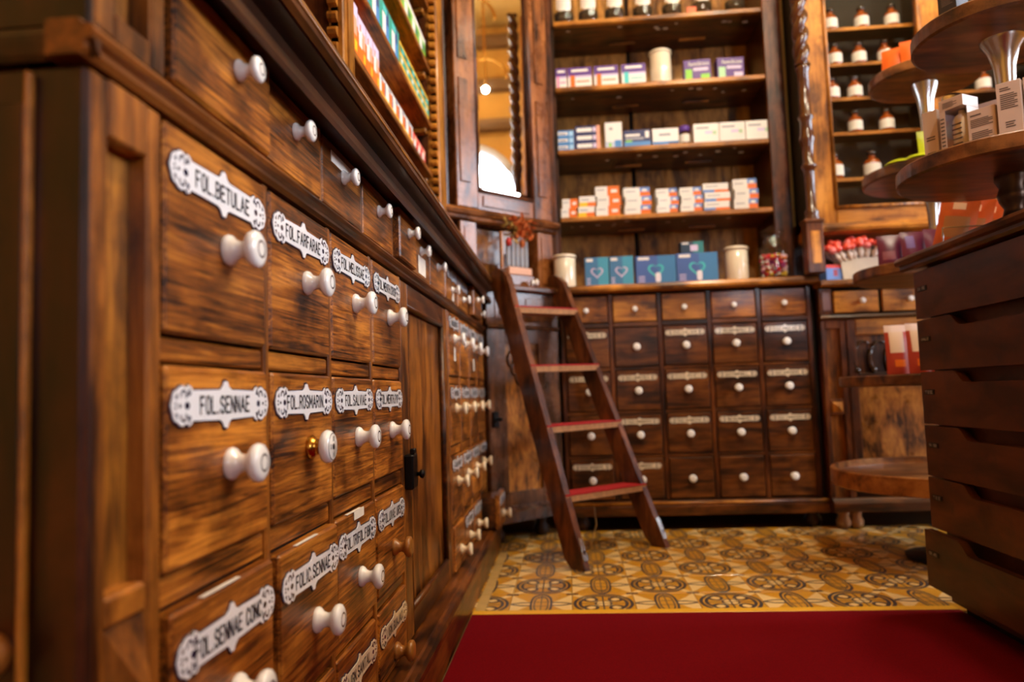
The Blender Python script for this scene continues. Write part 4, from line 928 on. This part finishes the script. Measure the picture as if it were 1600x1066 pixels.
m = MB(); m.box(1.10, 1.135, -.004, .03, .14, .814, MAHWV, .003); m.box(1.135, 1.62, -.004, .03, .75, .814, GOLD, .003); m.box(1.135, 1.62, -.004, .03, .14, .2, MAHW, .003); m.box(1.62, 1.7, -.004, .03, .14, .814, MAHWV, .003); m.box(1.135, 1.62, -.004, .03, .575, .60, MAHW, .003); dd = m.build('door', rc)
m = MB(); m.box(1.135, 1.62, .012, .026, .20, .575, BURR, 0); m.build('door_panel', dd)
m = MB(); m.box(1.135, 1.62, .012, .026, .60, .75, OAKV, 0); m.build('carved_field', dd)
CARV = plain('carving_polish', srgb(44, 22, 14), .18, coat=.7)
for k in range(4):
    m = MB(); cx = 1.215+.062*k
    pth = [(cx-.05+.07*cos(a)*.6+.0, .006, .655+.07*sin(a)) for a in [radians(d) for d in range(55, 216, 16)]]
    m.tube(pth, .009, CARV, 10, rs=[.003+.009*i/(len(pth)-1) for i in range(len(pth))])
    e = pth[-1]; m.lathe([(0, -.013), (.009, -.009), (.013, 0), (.009, .009), (0, .013)], CARV, 12, c=(e[0]+.004, 0, e[2]-.004))
    m.build('carved_scroll', dd)
m = MB(); m.prism([(.03, .065), (-.03, .065), (-.034, .098), (-.02, .108), (-.012, .116), (.03, .116)], 1.003, 2.05, MAHW, 'yz'); m.build('base_moulding', rc)
for x in (1.045, 1.09):
    m = MB(); m.lathe([(.012, 0), (.026, .01), (.03, .028), (.022, .046), (.026, .064)], plain('foot_brass', srgb(150, 112, 80), .3, metal=.5), 16, c=(x, .0, 0)); m.build('bun_foot', rc)

# ------------------------------------------------------------------ ladder leaning in the corner
ld = thing('step_ladder', 'dark wooden ladder with four red topped treads leaning in the corner', 'ladder', (0, 0, 0))
FL, FR = Vector((.018, 2.368, 0)), Vector((.327, 2.709, 0)); TL, TR = Vector((-.222, 2.585, 1.005)), Vector((-.012, 3.0, 1.035))
uu = (FR-FL).normalized(); vv = Vector((-uu.y, uu.x, 0))
def stringer(base, top, out):
    m = MB(); dh = (top-base); th = .026; wd = .078
    n = uu.normalized()
    def P(t, w, s): # t along the length, w across (towards the wall), s thickness
        return base+dh*t+vv*w+n*(s*out)
    prof = []
    prof += [(0.0, -.012), (0.0, wd-.03), (.03, wd-.012)]
    prof += [(t/10, wd-.012) for t in range(1, 9)]
    prof += [(.86, wd-.008), (.92, wd), (.97, wd-.004), (1.0, wd-.02), (1.012, wd*.5-.01), (1.0, .004), (.975, -.014), (.93, -.014), (.88, -.012)]
    prof += [(t/10, -.012) for t in range(8, 0, -1)]
    k = len(prof)
    vs = [P(t, w, 0) for t, w in prof]+[P(t, w, -th) for t, w in prof]
    fs = [list(range(k)), list(range(k, 2*k))[::-1]]+[[i, k+i, k+(i+1) % k, (i+1) % k] for i in range(k)]
    if out > 0: fs = [f[::-1] for f in fs]
    m.add(vs, fs, LADW); s_ = m.build('stringer', ld)
    m = MB()
    q = [P(.03, -.0135, -.003), P(.03, -.0135, -th+.003), P(.10, -.0135, -th+.003), P(.10, -.0135, -.003)]
    q2 = [a-vv*.0035 for a in q]
    m.add(q+q2, [(0, 1, 2, 3), (7, 6, 5, 4), (0, 4, 5, 1), (1, 5, 6, 2), (2, 6, 7, 3), (3, 7, 4, 0)], STEEL)
    h0 = P(.055, -.0172, -th/2)
    m.box(h0.x-.004, h0.x+.004, h0.y-.001, h0.y+.001, h0.z-.006, h0.z+.006, BLACK, 0)
    m.build('foot_plate', s_)
stringer(FL, TL, -1); stringer(FR, TR, 1)
for tl_, tr_ in ((.862, .862), (.652, .643), (.447, .432), (.226, .208)):
    a = FL+(TL-FL)*tl_; b = FR+(TR-FR)*tr_
    d_ = (b-a); a = a+d_.normalized()*.001; b = b-d_.normalized()*.001
    def slab(z0, z1, w0, w1, mat, name, par):
        m = MB(); f0, f1 = vv*w0, vv*w1
        vs = [a+f0+Vector((0, 0, z0)), b+f0+Vector((0, 0, z0)), b+f1+Vector((0, 0, z0)), a+f1+Vector((0, 0, z0))]
        vs += [p+Vector((0, 0, z1-z0)) for p in vs]
        m.add(vs, [(3, 2, 1, 0), (4, 5, 6, 7), (0, 1, 5, 4), (1, 2, 6, 5), (2, 3, 7, 6), (3, 0, 4, 7)], mat); return m.build(name, par)
    tr__ = slab(-.02, 0, -.014, .072, plain('tread_wood', srgb(176, 126, 84), .5, noise=.4, nscale=50), 'tread', ld)
    slab(.0003, .005, -.016, .072, RED, 'red_cover', tr__)
m = MB(); m.tube([(.07, 2.62, .17), (.075, 2.62, .1), (.06, 2.62, .05), (.05, 2.62, .02)], .0016, flat(170, 140, 90), 6)
m.build('cord', ld)

# ------------------------------------------------------------------ flower rack on the corner worktop
fr = thing('flower_rack', 'small rack of glass tubes with dried orange leaves on the corner worktop', 'vase rack', (-.188, 2.912, .991), A45)
m = MB(); m.box(-.09, .075, -.016, .028, .0, .045, CORNH, .003); m.build('rack_plinth', fr)
m = MB(); m.box(-.055, .066, -.014, .018, .0455, .075, plain('rack_block', srgb(214, 160, 130), .5, noise=.1), .002); m.build('base_block', fr)
m = MB(); m.box(-.085, -.076, -.006, .01, .0455, .215, GOLDV, .002); m.box(-.076, -.03, -.006, .01, .206, .215, GOLD, .001); m.box(-.06, .066, .0185, .024, .0455, .13, MAHW, .001); m.build('frame', fr)
LEAF = plain('dried_leaf_orange', srgb(206, 104, 40), .7, noise=.3, nscale=90); LEAF2 = plain('dried_leaf_ochre', srgb(176, 138, 62), .7, noise=.4, nscale=90)
TUBEG = plain('tube_glass', srgb(200, 206, 216), .06, coat=.8, alpha=.45)
random.seed(11)
for k in range(5):
    x = -.045+k*.024
    m = MB(); m.lathe([(0, .032), (.007, .034), (.0085, .04), (.0085, .135), (.010, .138)], TUBEG, 12, c=(x, .004, 0)); m.lathe([(.0092, .138), (.0075, .134), (.0075, .042), (0, .036)], TUBEG, 12, c=(x, .004, 0)); tb = m.build('glass_tube', fr, (0, 0, .046))
    if k == 0:
        m = MB(); m.lathe([(0, .11), (.009, .114), (.012, .128), (.008, .142), (0, .146)], flat(180, 40, 30), 12, c=(x-.004, -.008, 0)); m.build('red_bead', tb)
    m = MB(); m.tube([(x, .004, .07), (x+.003, .004, .14), (x+.006, .0, .18)], .0012, LEAF2, 5)
    for j in range(20):
        L_ = random.uniform(.022, .042); Mx = Matrix.Translation((x+random.uniform(-.014, .026), random.uniform(-.026, .008), random.uniform(.142, .225))) @ Matrix.Rotation(random.uniform(0, 6.3), 4, 'Z') @ Matrix.Rotation(random.uniform(-1.2, 1.2), 4, 'X')
        vs = [(0, 0, 0), (L_*.3, L_*.4, .003), (L_*.18, L_*.8, .006), (0, L_, .004), (-L_*.18, L_*.8, .006), (-L_*.3, L_*.4, .003), (0, L_*.5, -.003)]
        m.add([Mx @ Vector(p) for p in vs], [(0, 1, 6), (1, 2, 6), (2, 3, 6), (3, 4, 6), (4, 5, 6), (5, 0, 6)], LEAF if k > 0 else LEAF2)
    m.build('dried_leaves', tb)
t = thing('porcelain_knob', 'loose white porcelain knob lying before the flower rack', 'knob', (-.135, 2.905, .9985), A45)
place('knob_body', KNS, t, (0, 0, .0045), rot=(.0, 0, 1.2))

# ------------------------------------------------------------------ counter on the right, front faces the aisle (local x = -world y)
XC = .866
ct = thing('shop_counter', 'dark brown shop counter of wide drawers with cut out grips', 'counter', (XC, 0, 0), radians(-90))
m = MB(); m.box(-1.885, 1.2, .03, .62, .03, .836, COUN, 0); m.build('carcass', ct)
m = MB(); m.box(-1.88, 1.2, .06, .6, .0, .03, VOID, 0); m.build('plinth', ct)
m = MB(); m.prism([(.66, .836), (-.012, .836), (-.018, .842), (-.018, .849), (-.028, .852), (-.032, .860), (-.028, .867), (-.022, .87), (.66, .87)], -1.925, 1.25, WAL, 'yz'); m.build('worktop', ct)
DZC = [(.829, .713), (.709, .586), (.582, .456), (.452, .331), (.327, .206), (.202, .068)]
CT_TX = ['DIV. TEE', 'KAMILLE', 'TEE', 'DIV. ROB', 'TEE', 'DIV. ABO']
for i, (zt, zb) in enumerate(DZC):
    gx0, gx1 = -1.75, -.35; out = [0, 0, 0, 0, .0, .018][i]
    top = [(-1.893, zt)]
    if i > 0:
        dp = .027
        top += [(gx0, zt)]+[(gx0+.008+.05*k/6, zt-dp*(.5-.5*cos(pi*k/6))) for k in range(7)]+[(gx1-.058+.05*k/6, zt-dp*(.5+.5*cos(pi*k/6))) for k in range(7)]+[(gx1, zt)]
    top += [(1.19, zt), (1.19, zb), (-1.893, zb)]
    m = MB(); m.prism(top, 0, .018, COUN, 'xz')
    d = m.build('drawer', ct, (0, -out, 0))
    # board behind the drawer front, kept below the grip
    m = MB(); m.box(-1.885, 1.18, .019, .03, zb+.005, zt-.002 if i == 0 else zt-.034, COUN, 0); m.build('drawer_back', d)
    m = MB(); m.box(-1.878, -1.83, -.0012, 0, (zt+zb)/2+.008, (zt+zb)/2+.020, BLACK, .0004); tp = m.build('label_tape', d)
    place('lettering', sign_mesh(CT_TX[i], .034, .006, flat(200, 196, 190)), d, (-1.856, -.0012, (zt+zb)/2+.014))

# ------------------------------------------------------------------ round tiered stands
def disc_mesh(r, th, mat, rim=0.0, seg=56):
    m = MB()
    prof = [(0, 0), (r-.006, 0), (r, .004), (r, th-.003+rim), (r-.003, th+rim)]
    if rim: prof += [(r-.012, th+rim), (r-.014, th), (0, th)]
    else: prof += [(0, th)]
    m.lathe(prof, mat, seg, smooth=False)
    return m
st = thing('counter_stand', 'two tier round walnut display stand on the shop counter', 'display stand', (.95, 1.60, .8705))
m = MB(); m.lathe([(0, 0), (.075, 0), (.078, .006), (.05, .012), (.028, .022), (.022, .045), (.03, .06), (.034, .075), (.028, .09), (.036, .105), (.036, .1143)], plain('stand_bronze', srgb(70, 52, 40), .28, metal=.7), 24); m.build('foot', st)
disc_mesh(.22, .034, WAL).build('lower_tray', st, (0, 0, .1145))
disc_mesh(.172, .034, WAL).build('upper_tray', st, (0, 0, .4095))
m = MB(); m.lathe([(.022, .149), (.028, .155), (.02, .17), (.018, .30), (.021, .35), (.03, .385), (.042, .403), (.044, .4093)], STEEL, 28); m.build('stem', st)
LT = .8705+.1145+.0342; UT = .8705+.4095+.0342
CARD = flat(206, 186, 176); CARD_LIT = flat(226, 222, 226); TXTB = flat(96, 84, 80)
def cosmetic(label, x, y, z, w, d, h_, rz, rows, base=CARD, name='cosmetic_box', qr=False):
    m = MB(); m.box(-w/2, w/2, 0, d, 0, h_, base, .0006)
    for (u0, v0, u1, v1) in rows:
        n = max(1, int((v1-v0)*h_/.0035))
        for k in range(n):
            a = v0+(v1-v0)*k/n; b = a+(v1-v0)/n*.55; e = u1-(.18*(u1-u0) if (k*5+int(x*100)) % 3 == 0 else 0)
            m.quad([(-w/2+u0*w, -.0003, a*h_), (-w/2+e*w, -.0003, a*h_), (-w/2+e*w, -.0003, b*h_), (-w/2+u0*w, -.0003, b*h_)], TXTB)
    o_ = m.build(name, None, (x, y, z), rz); return tag(o_, label, 'box')
FRM = -1.05
cosmetic('tall white carton at the left edge of the lower tray, beside windowed box', .775, 1.572, LT, .03, .03, .105, FRM+.1, [(.2, .1, .8, .18), (.2, .4, .8, .5)])
# windowed carton with a bottle inside
t = thing('windowed_carton', 'white cosmetic carton with clear window showing a bottle on lower tray', 'box', (.7925, 1.521, LT), FRM)
m = MB(); w, d, h_ = .050, .05, .112
m.box(-w/2, w/2, 0, d, h_*.80, h_, CARD, .0006); m.box(-w/2, w/2, d-.001, d, 0, h_*.8, CARD_LIT, 0); m.box(-w/2, -w/2+.012, 0, .001, 0, h_*.8, CARD, 0); m.box(-w/2, -w/2+.001, 0, d, 0, h_*.8, CARD, 0); m.box(-w/2, w/2, 0, d, 0, .002, CARD, 0); m.box(w/2-.001, w/2, .012, d, 0, h_*.8, CARD_LIT, 0)  # right side and back in a paler card tone, window light painted in
for k in range(5): m.quad([(-w/2+.008, -.0004, h_*(.84+.022*k)), (w/2-(.012 if k % 2 else .02), -.0004, h_*(.84+.022*k)), (w/2-(.012 if k % 2 else .02), -.0004, h_*(.852+.022*k)), (-w/2+.008, -.0004, h_*(.852+.022*k))], TXTB)
for k in range(9): m.quad([(-w/2+.002, -.0004, h_*(.08+.07*k)), (-w/2+.010, -.0004, h_*(.08+.07*k)), (-w/2+.010, -.0004, h_*(.11+.07*k)), (-w/2+.002, -.0004, h_*(.11+.07*k))], TXTB)
m.build('card_sleeve', t)
m = MB(); m.box(-w/2+.012, w/2, .0002, .0008, .002, h_*.8, PANE, 0); m.build('window_film', t)
m = MB(); m.lathe([(0, .003), (.016, .003), (.017, .006), (.017, .068), (.012, .077), (.006, .081), (.006, .088), (0, .088)], flat(222, 206, 190, .3), 20, c=(.005, .026, 0))
bt_ = m.build('bottle', t)
m = MB()
for k in range(5): m.box(-.006, .014, .0085, .0095, .016+.010*k, .019+.010*k, TXTB, 0)
m.build('bottle_print', bt_)
t = thing('glass_bottle', 'clear bottle with silver cap behind the windowed carton', 'bottle', (.838, 1.60, LT))
m = MB(); m.lathe([(0, 0), (.02, 0), (.021, .004), (.021, .10), (.019, .104)], flat(214, 210, 206, .2), 20); m.build('bottle_body', t)
m = MB(); m.lathe([(.02, .104), (.0205, .106), (.0205, .142), (.018, .146), (0, .146)], STEEL, 20); m.build('cap', t)
cosmetic('short white cube carton with blocks of print in the middle of lower tray', .8235, 1.473, LT, .050, .045, .070, FRM+.15, [(.1, .5, .9, .75), (.12, .12, .85, .38), (.1, .82, .5, .9)])
cosmetic('wide pale carton standing behind the cube carton on lower tray', .885, 1.535, LT, .075, .03, .108, FRM+.2, [(.15, .75, .7, .85)], flat(190, 178, 182))
cosmetic('tall white carton with a dark square print, left of two on lower tray', .853, 1.432, LT, .040, .04, .104, FRM+.3, [(.15, .5, .85, .8), (.15, .84, .6, .92), (.3, .15, .7, .28)])
cosmetic('tall white carton at the right edge of the view on lower tray', .893, 1.405, LT, .05, .04, .106, FRM+.3, [(.15, .45, .85, .66), (.15, .84, .7, .92)])
cosmetic('dark carton at the left of the upper tray', .826, 1.568, UT, .04, .04, .09, FRM, [(.2, .4, .8, .8)], flat(40, 36, 40))
cosmetic('white carton at the middle of the upper tray', .905, 1.49, UT, .05, .04, .09, FRM, [(.2, .1, .8, .2)], flat(190, 180, 172))

fs_ = thing('floor_stand', 'tall five tier round floor display stand behind the counter', 'display stand', (1.20, 2.45, 0))
m = MB(); m.lathe([(0, 0), (.15, 0), (.155, .01), (.06, .02), (.03, .03), (.026, .06), (.026, .232)], BLACK, 24); m.build('foot', fs_)
TIER = [(.232, .36, TRAYG, .022), (.548, .315, WAL, .0), (.890, .252, WAL, .0), (1.205, .205, WAL, 0), (1.530, .165, WAL, 0)]
TH = .034
for i, (z, r, mt, rim) in enumerate(TIER):
    disc_mesh(r, TH, mt, rim).build('tray', fs_, (0, 0, z))
    if i < 4:
        zn = TIER[i+1][0]
        m = MB(); m.lathe([(.022, z+TH+.0005), (.02, z+TH+.016), (.02, zn-.11), (.026, zn-.05), (.04, zn-.008), (.042, zn-.0005)], STEEL, 20); m.build('stem', fs_)

def pouch(name, label, x, y, z, w, h_, th, rz, tilt, mat, bands, group, roll=0):
    m = MB(); nx, nz = 6, 7; vs = []; fs = []
    for sgn in (-1, 1):
        for k in range(nz+1):
            for i in range(nx+1):
                u = i/nx*2-1; v = k/nz; b = (1-u*u)**.6*(1-v**3)*max(.25, 1-(.0 if v > .02 else .3))
                vs.append((u*w/2*(1-.04*sin(pi*v)), sgn*th/2*b, v*h_))
    o_ = (nx+1)*(nz+1)
    m_ = [mat]*1
    for s in (0, 1):
        for k in range(nz):
            for i in range(nx):
                a = s*o_+k*(nx+1)+i; q = [a, a+1, a+nx+2, a+nx+1]
                fs.append((q if s == 0 else q[::-1], k, i, s))
    o0 = len(m.v); m.v += vs
    for q, k, i, s in fs:
        mm = mat
        if s == 0:
            for (k0, k1, i0, i1, c) in bands:
                if k0 <= k < k1 and i0 <= i < i1: mm = c
        m.f.append(q); m.m.append(m.mi(mm)); m.sm.append(True)
    o = m.build(name, None, (x, y, z)); o.rotation_euler = (tilt, roll, rz)
    return tag(o, label, 'pouch', group)
ORP = plain('orange_pouch', srgb(214, 92, 28), .35, noise=.2, nscale=40); ORP2 = flat(176, 108, 52); GRNP = plain('lime_pouch', srgb(176, 188, 20), .4, noise=.15); PURP = plain('purple_pouch', srgb(88, 18, 48), .3, noise=.2); COOK = flat(168, 52, 30)
# orange pouches in a row on the counter
for i in range(5):
    pouch('orange_pouch', '%s orange pouch from the left in the row at the counter end' % ORD[i], .940+.043*i, 1.845+.0145*i, .884, .085, .128-.004*i, .028, -.5, -.16, ORP, [(1, 4, 1, 5, ORP2), (5, 6, 2, 4, flat(236, 190, 150))], 'orange pouches on the counter', .22)
m = MB(); m.tube([(.905, 1.815, .925), (1.16, 1.80, .925)], .0015, STEEL, 6); m.tube([(.905, 1.815, .8705), (.905, 1.815, .925)], .0015, STEEL, 6); m.tube([(1.16, 1.80, .8705), (1.16, 1.80, .925)], .0015, STEEL, 6)
tag(m.build('wire_rail', None), 'thin wire rail holding the orange pouches on the counter', 'rail')
# pouches on the upper floor stand trays
zt5 = 1.530+TH+.0005
for i, (dx, dy, rz) in enumerate(((-.095, -.02, -.6), (-.055, -.075, -.4), (-.005, -.12, -.2))):
    pouch('orange_pouch', '%s orange pouch from the left on the topmost tray of the floor stand' % ORD[i], 1.20+dx, 2.45+dy, zt5, .09, .10, .03, rz, -.25, ORP, [], 'orange pouches on the topmost tray')
zt4 = 1.205+TH+.0005
for i, (dx, dy, rz, hh, tl) in enumerate(((-.13, -.06, -.6, .06, -1.2), (-.085, -.11, -.4, .06, -1.2), (-.035, -.14, -.2, .06, -1.15), (-.02, -.06, -.2, .12, -.1), (.03, -.08, .1, .12, -.1))):
    pouch('lime_pouch', '%s lime green pouch from the left on the fourth tray of the floor stand' % ORD[i], 1.20+dx, 2.45+dy, zt4+(.014 if abs(tl) > 1 else .001), .08, hh, .026, rz, tl, GRNP, [], 'lime pouches on the stand')
zt3 = .890+TH+.0005
for i, (dx, dy, rz) in enumerate(((-.185, -.095, -.25), (-.13, -.135, -.1), (-.075, -.165, -.0), (-.03, -.18, .1))):
    pouch('purple_pouch', '%s dark purple packet from the left on the third tray of the floor stand' % ORD[i], 1.20+dx, 2.45+dy, zt3+.001, .075, .095, .022, rz, -.15, PURP, [(1, 3, 1, 4, flat(120, 60, 70))] if i % 2 == 0 else [(3, 6, 1, 3, flat(90, 60, 120))], 'purple packets on the stand')
for i, (dx, dy) in enumerate(((.012, -.225), (.058, -.215))):
    carton('sweet_packet', ['low orange and white sweet packet right of the purple packets', 'red and white sweet packet right of the purple packets'][i], (1.20+dx, 2.45+dy, zt3+.0005), .045, .02, .085+.012*i, [YEL, REDP][i], [(0, .5, 1, 1, WHT), (.1, .7, .4, .95, REDP), (.55, .7, .85, .95, REDP)], -.3)
# lollipops in a white bag on the third tray
LX, LY, LZW = 1.172, 3.005, .9705
t = thing('paper_bag', 'white paper bag holding lollipops on the right back worktop', 'bag', (LX, LY, LZW), -.05)
m = MB(); BG = plain('bag_paper', srgb(222, 208, 186), .6, noise=.1)
bx = [(-.075, -.038), (.078, -.038), (.08, .04), (-.08, .04)]
tp_ = [(-.085, -.042), (.082, -.042), (.08, .045), (-.085, .045)]
for k in range(4):
    j = (k+1) % 4
    m.quad([(*bx[k], 0), (*bx[j], 0), (*tp_[j], .082), (*tp_[k], .082)], BG)
m.quad([(*p, 0) for p in bx[::-1]], BG); m.build('bag_body', t)
LOL = plain('lollipop_red', srgb(226, 74, 54), .25, coat=.5); LOLP = plain('lollipop_pink', srgb(230, 120, 120), .25, coat=.5); STK = flat(226, 214, 200)
random.seed(21)
lm = {}
for mt in (LOL, LOLP):
    a = MB(); a.lathe([(0, .098), (.008, .1), (.0155, .11), (.0165, .116), (.0155, .122), (.008, .132), (0, .134)], mt, 14); b = MB(); b.tube([(0, 0, -.03), (0, 0, .10)], .0028, STK, 6)
    c = MB(); c.lathe([(.004, .05), (.013, .08), (.006, .096), (.014, .104)], flat(232, 212, 196), 10)
    lm[mt] = (a.mesh('candy'), b.mesh('stick'), c.mesh('wrapper'))
for k in range(22):
    u = -1+2*(k % 8+.5*((k//8) % 2)+.2)/8.3; row = k//8; mt = LOL if (k*3) % 5 else LOLP
    t = thing('lollipop', '%s lollipop from the left, %s row, in the white paper bag' % (ORD[k % 8], ['front', 'middle', 'back'][row]), 'lollipop', (LX+u*.058, LY-.024+.018*row, LZW+.036), 0, 'lollipops in the white bag')
    t.rotation_euler = (.28-.10*row+random.uniform(-.05, .05), .62*u-.12+random.uniform(-.08, .08), 0)
    t.scale = (1, 1, .82+.1*random.random()+.10*row)
    for nm, me in zip(('candy', 'stick', 'wrapper'), lm[mt]): place(nm, me, t)
carton('tissue_box', 'small blue box with red top and emblem on the right back worktop', (1.062, 2.972, .9705), .07, .05, .06, flat(96, 130, 196), [(0, .78, 1, 1, REDP), (.42, .25, .68, .68, flat(150, 60, 80))], .2)
# cookie packets on the second tray
zt2 = .548+TH+.0005
for i, (dx, dy, rz) in enumerate(((-.205, -.135, -.15), (-.160, -.175, -.05), (-.110, -.205, .0), (-.055, -.225, .05))):
    pouch('cookie_packet', '%s red and white cookie packet from the left on the second tray' % ORD[i], 1.20+dx, 2.45+dy, zt2+.001, .062, .15, .03, rz, -.06, COOK, [(3, 6, 1, 5, flat(226, 196, 170)), (6, 7, 0, 6, flat(226, 200, 190)), (1, 2, 2, 5, ORA)], 'cookie packets on the second tray')
m = MB(); m.lathe([(0, 0), (.01, .002), (.012, .018), (.004, .03), (0, .03)], BLACK, 12)
tag(m.build('clip', None, (1.085, 2.262, .5175)), 'small black clip hanging under the second tray edge', 'clip')
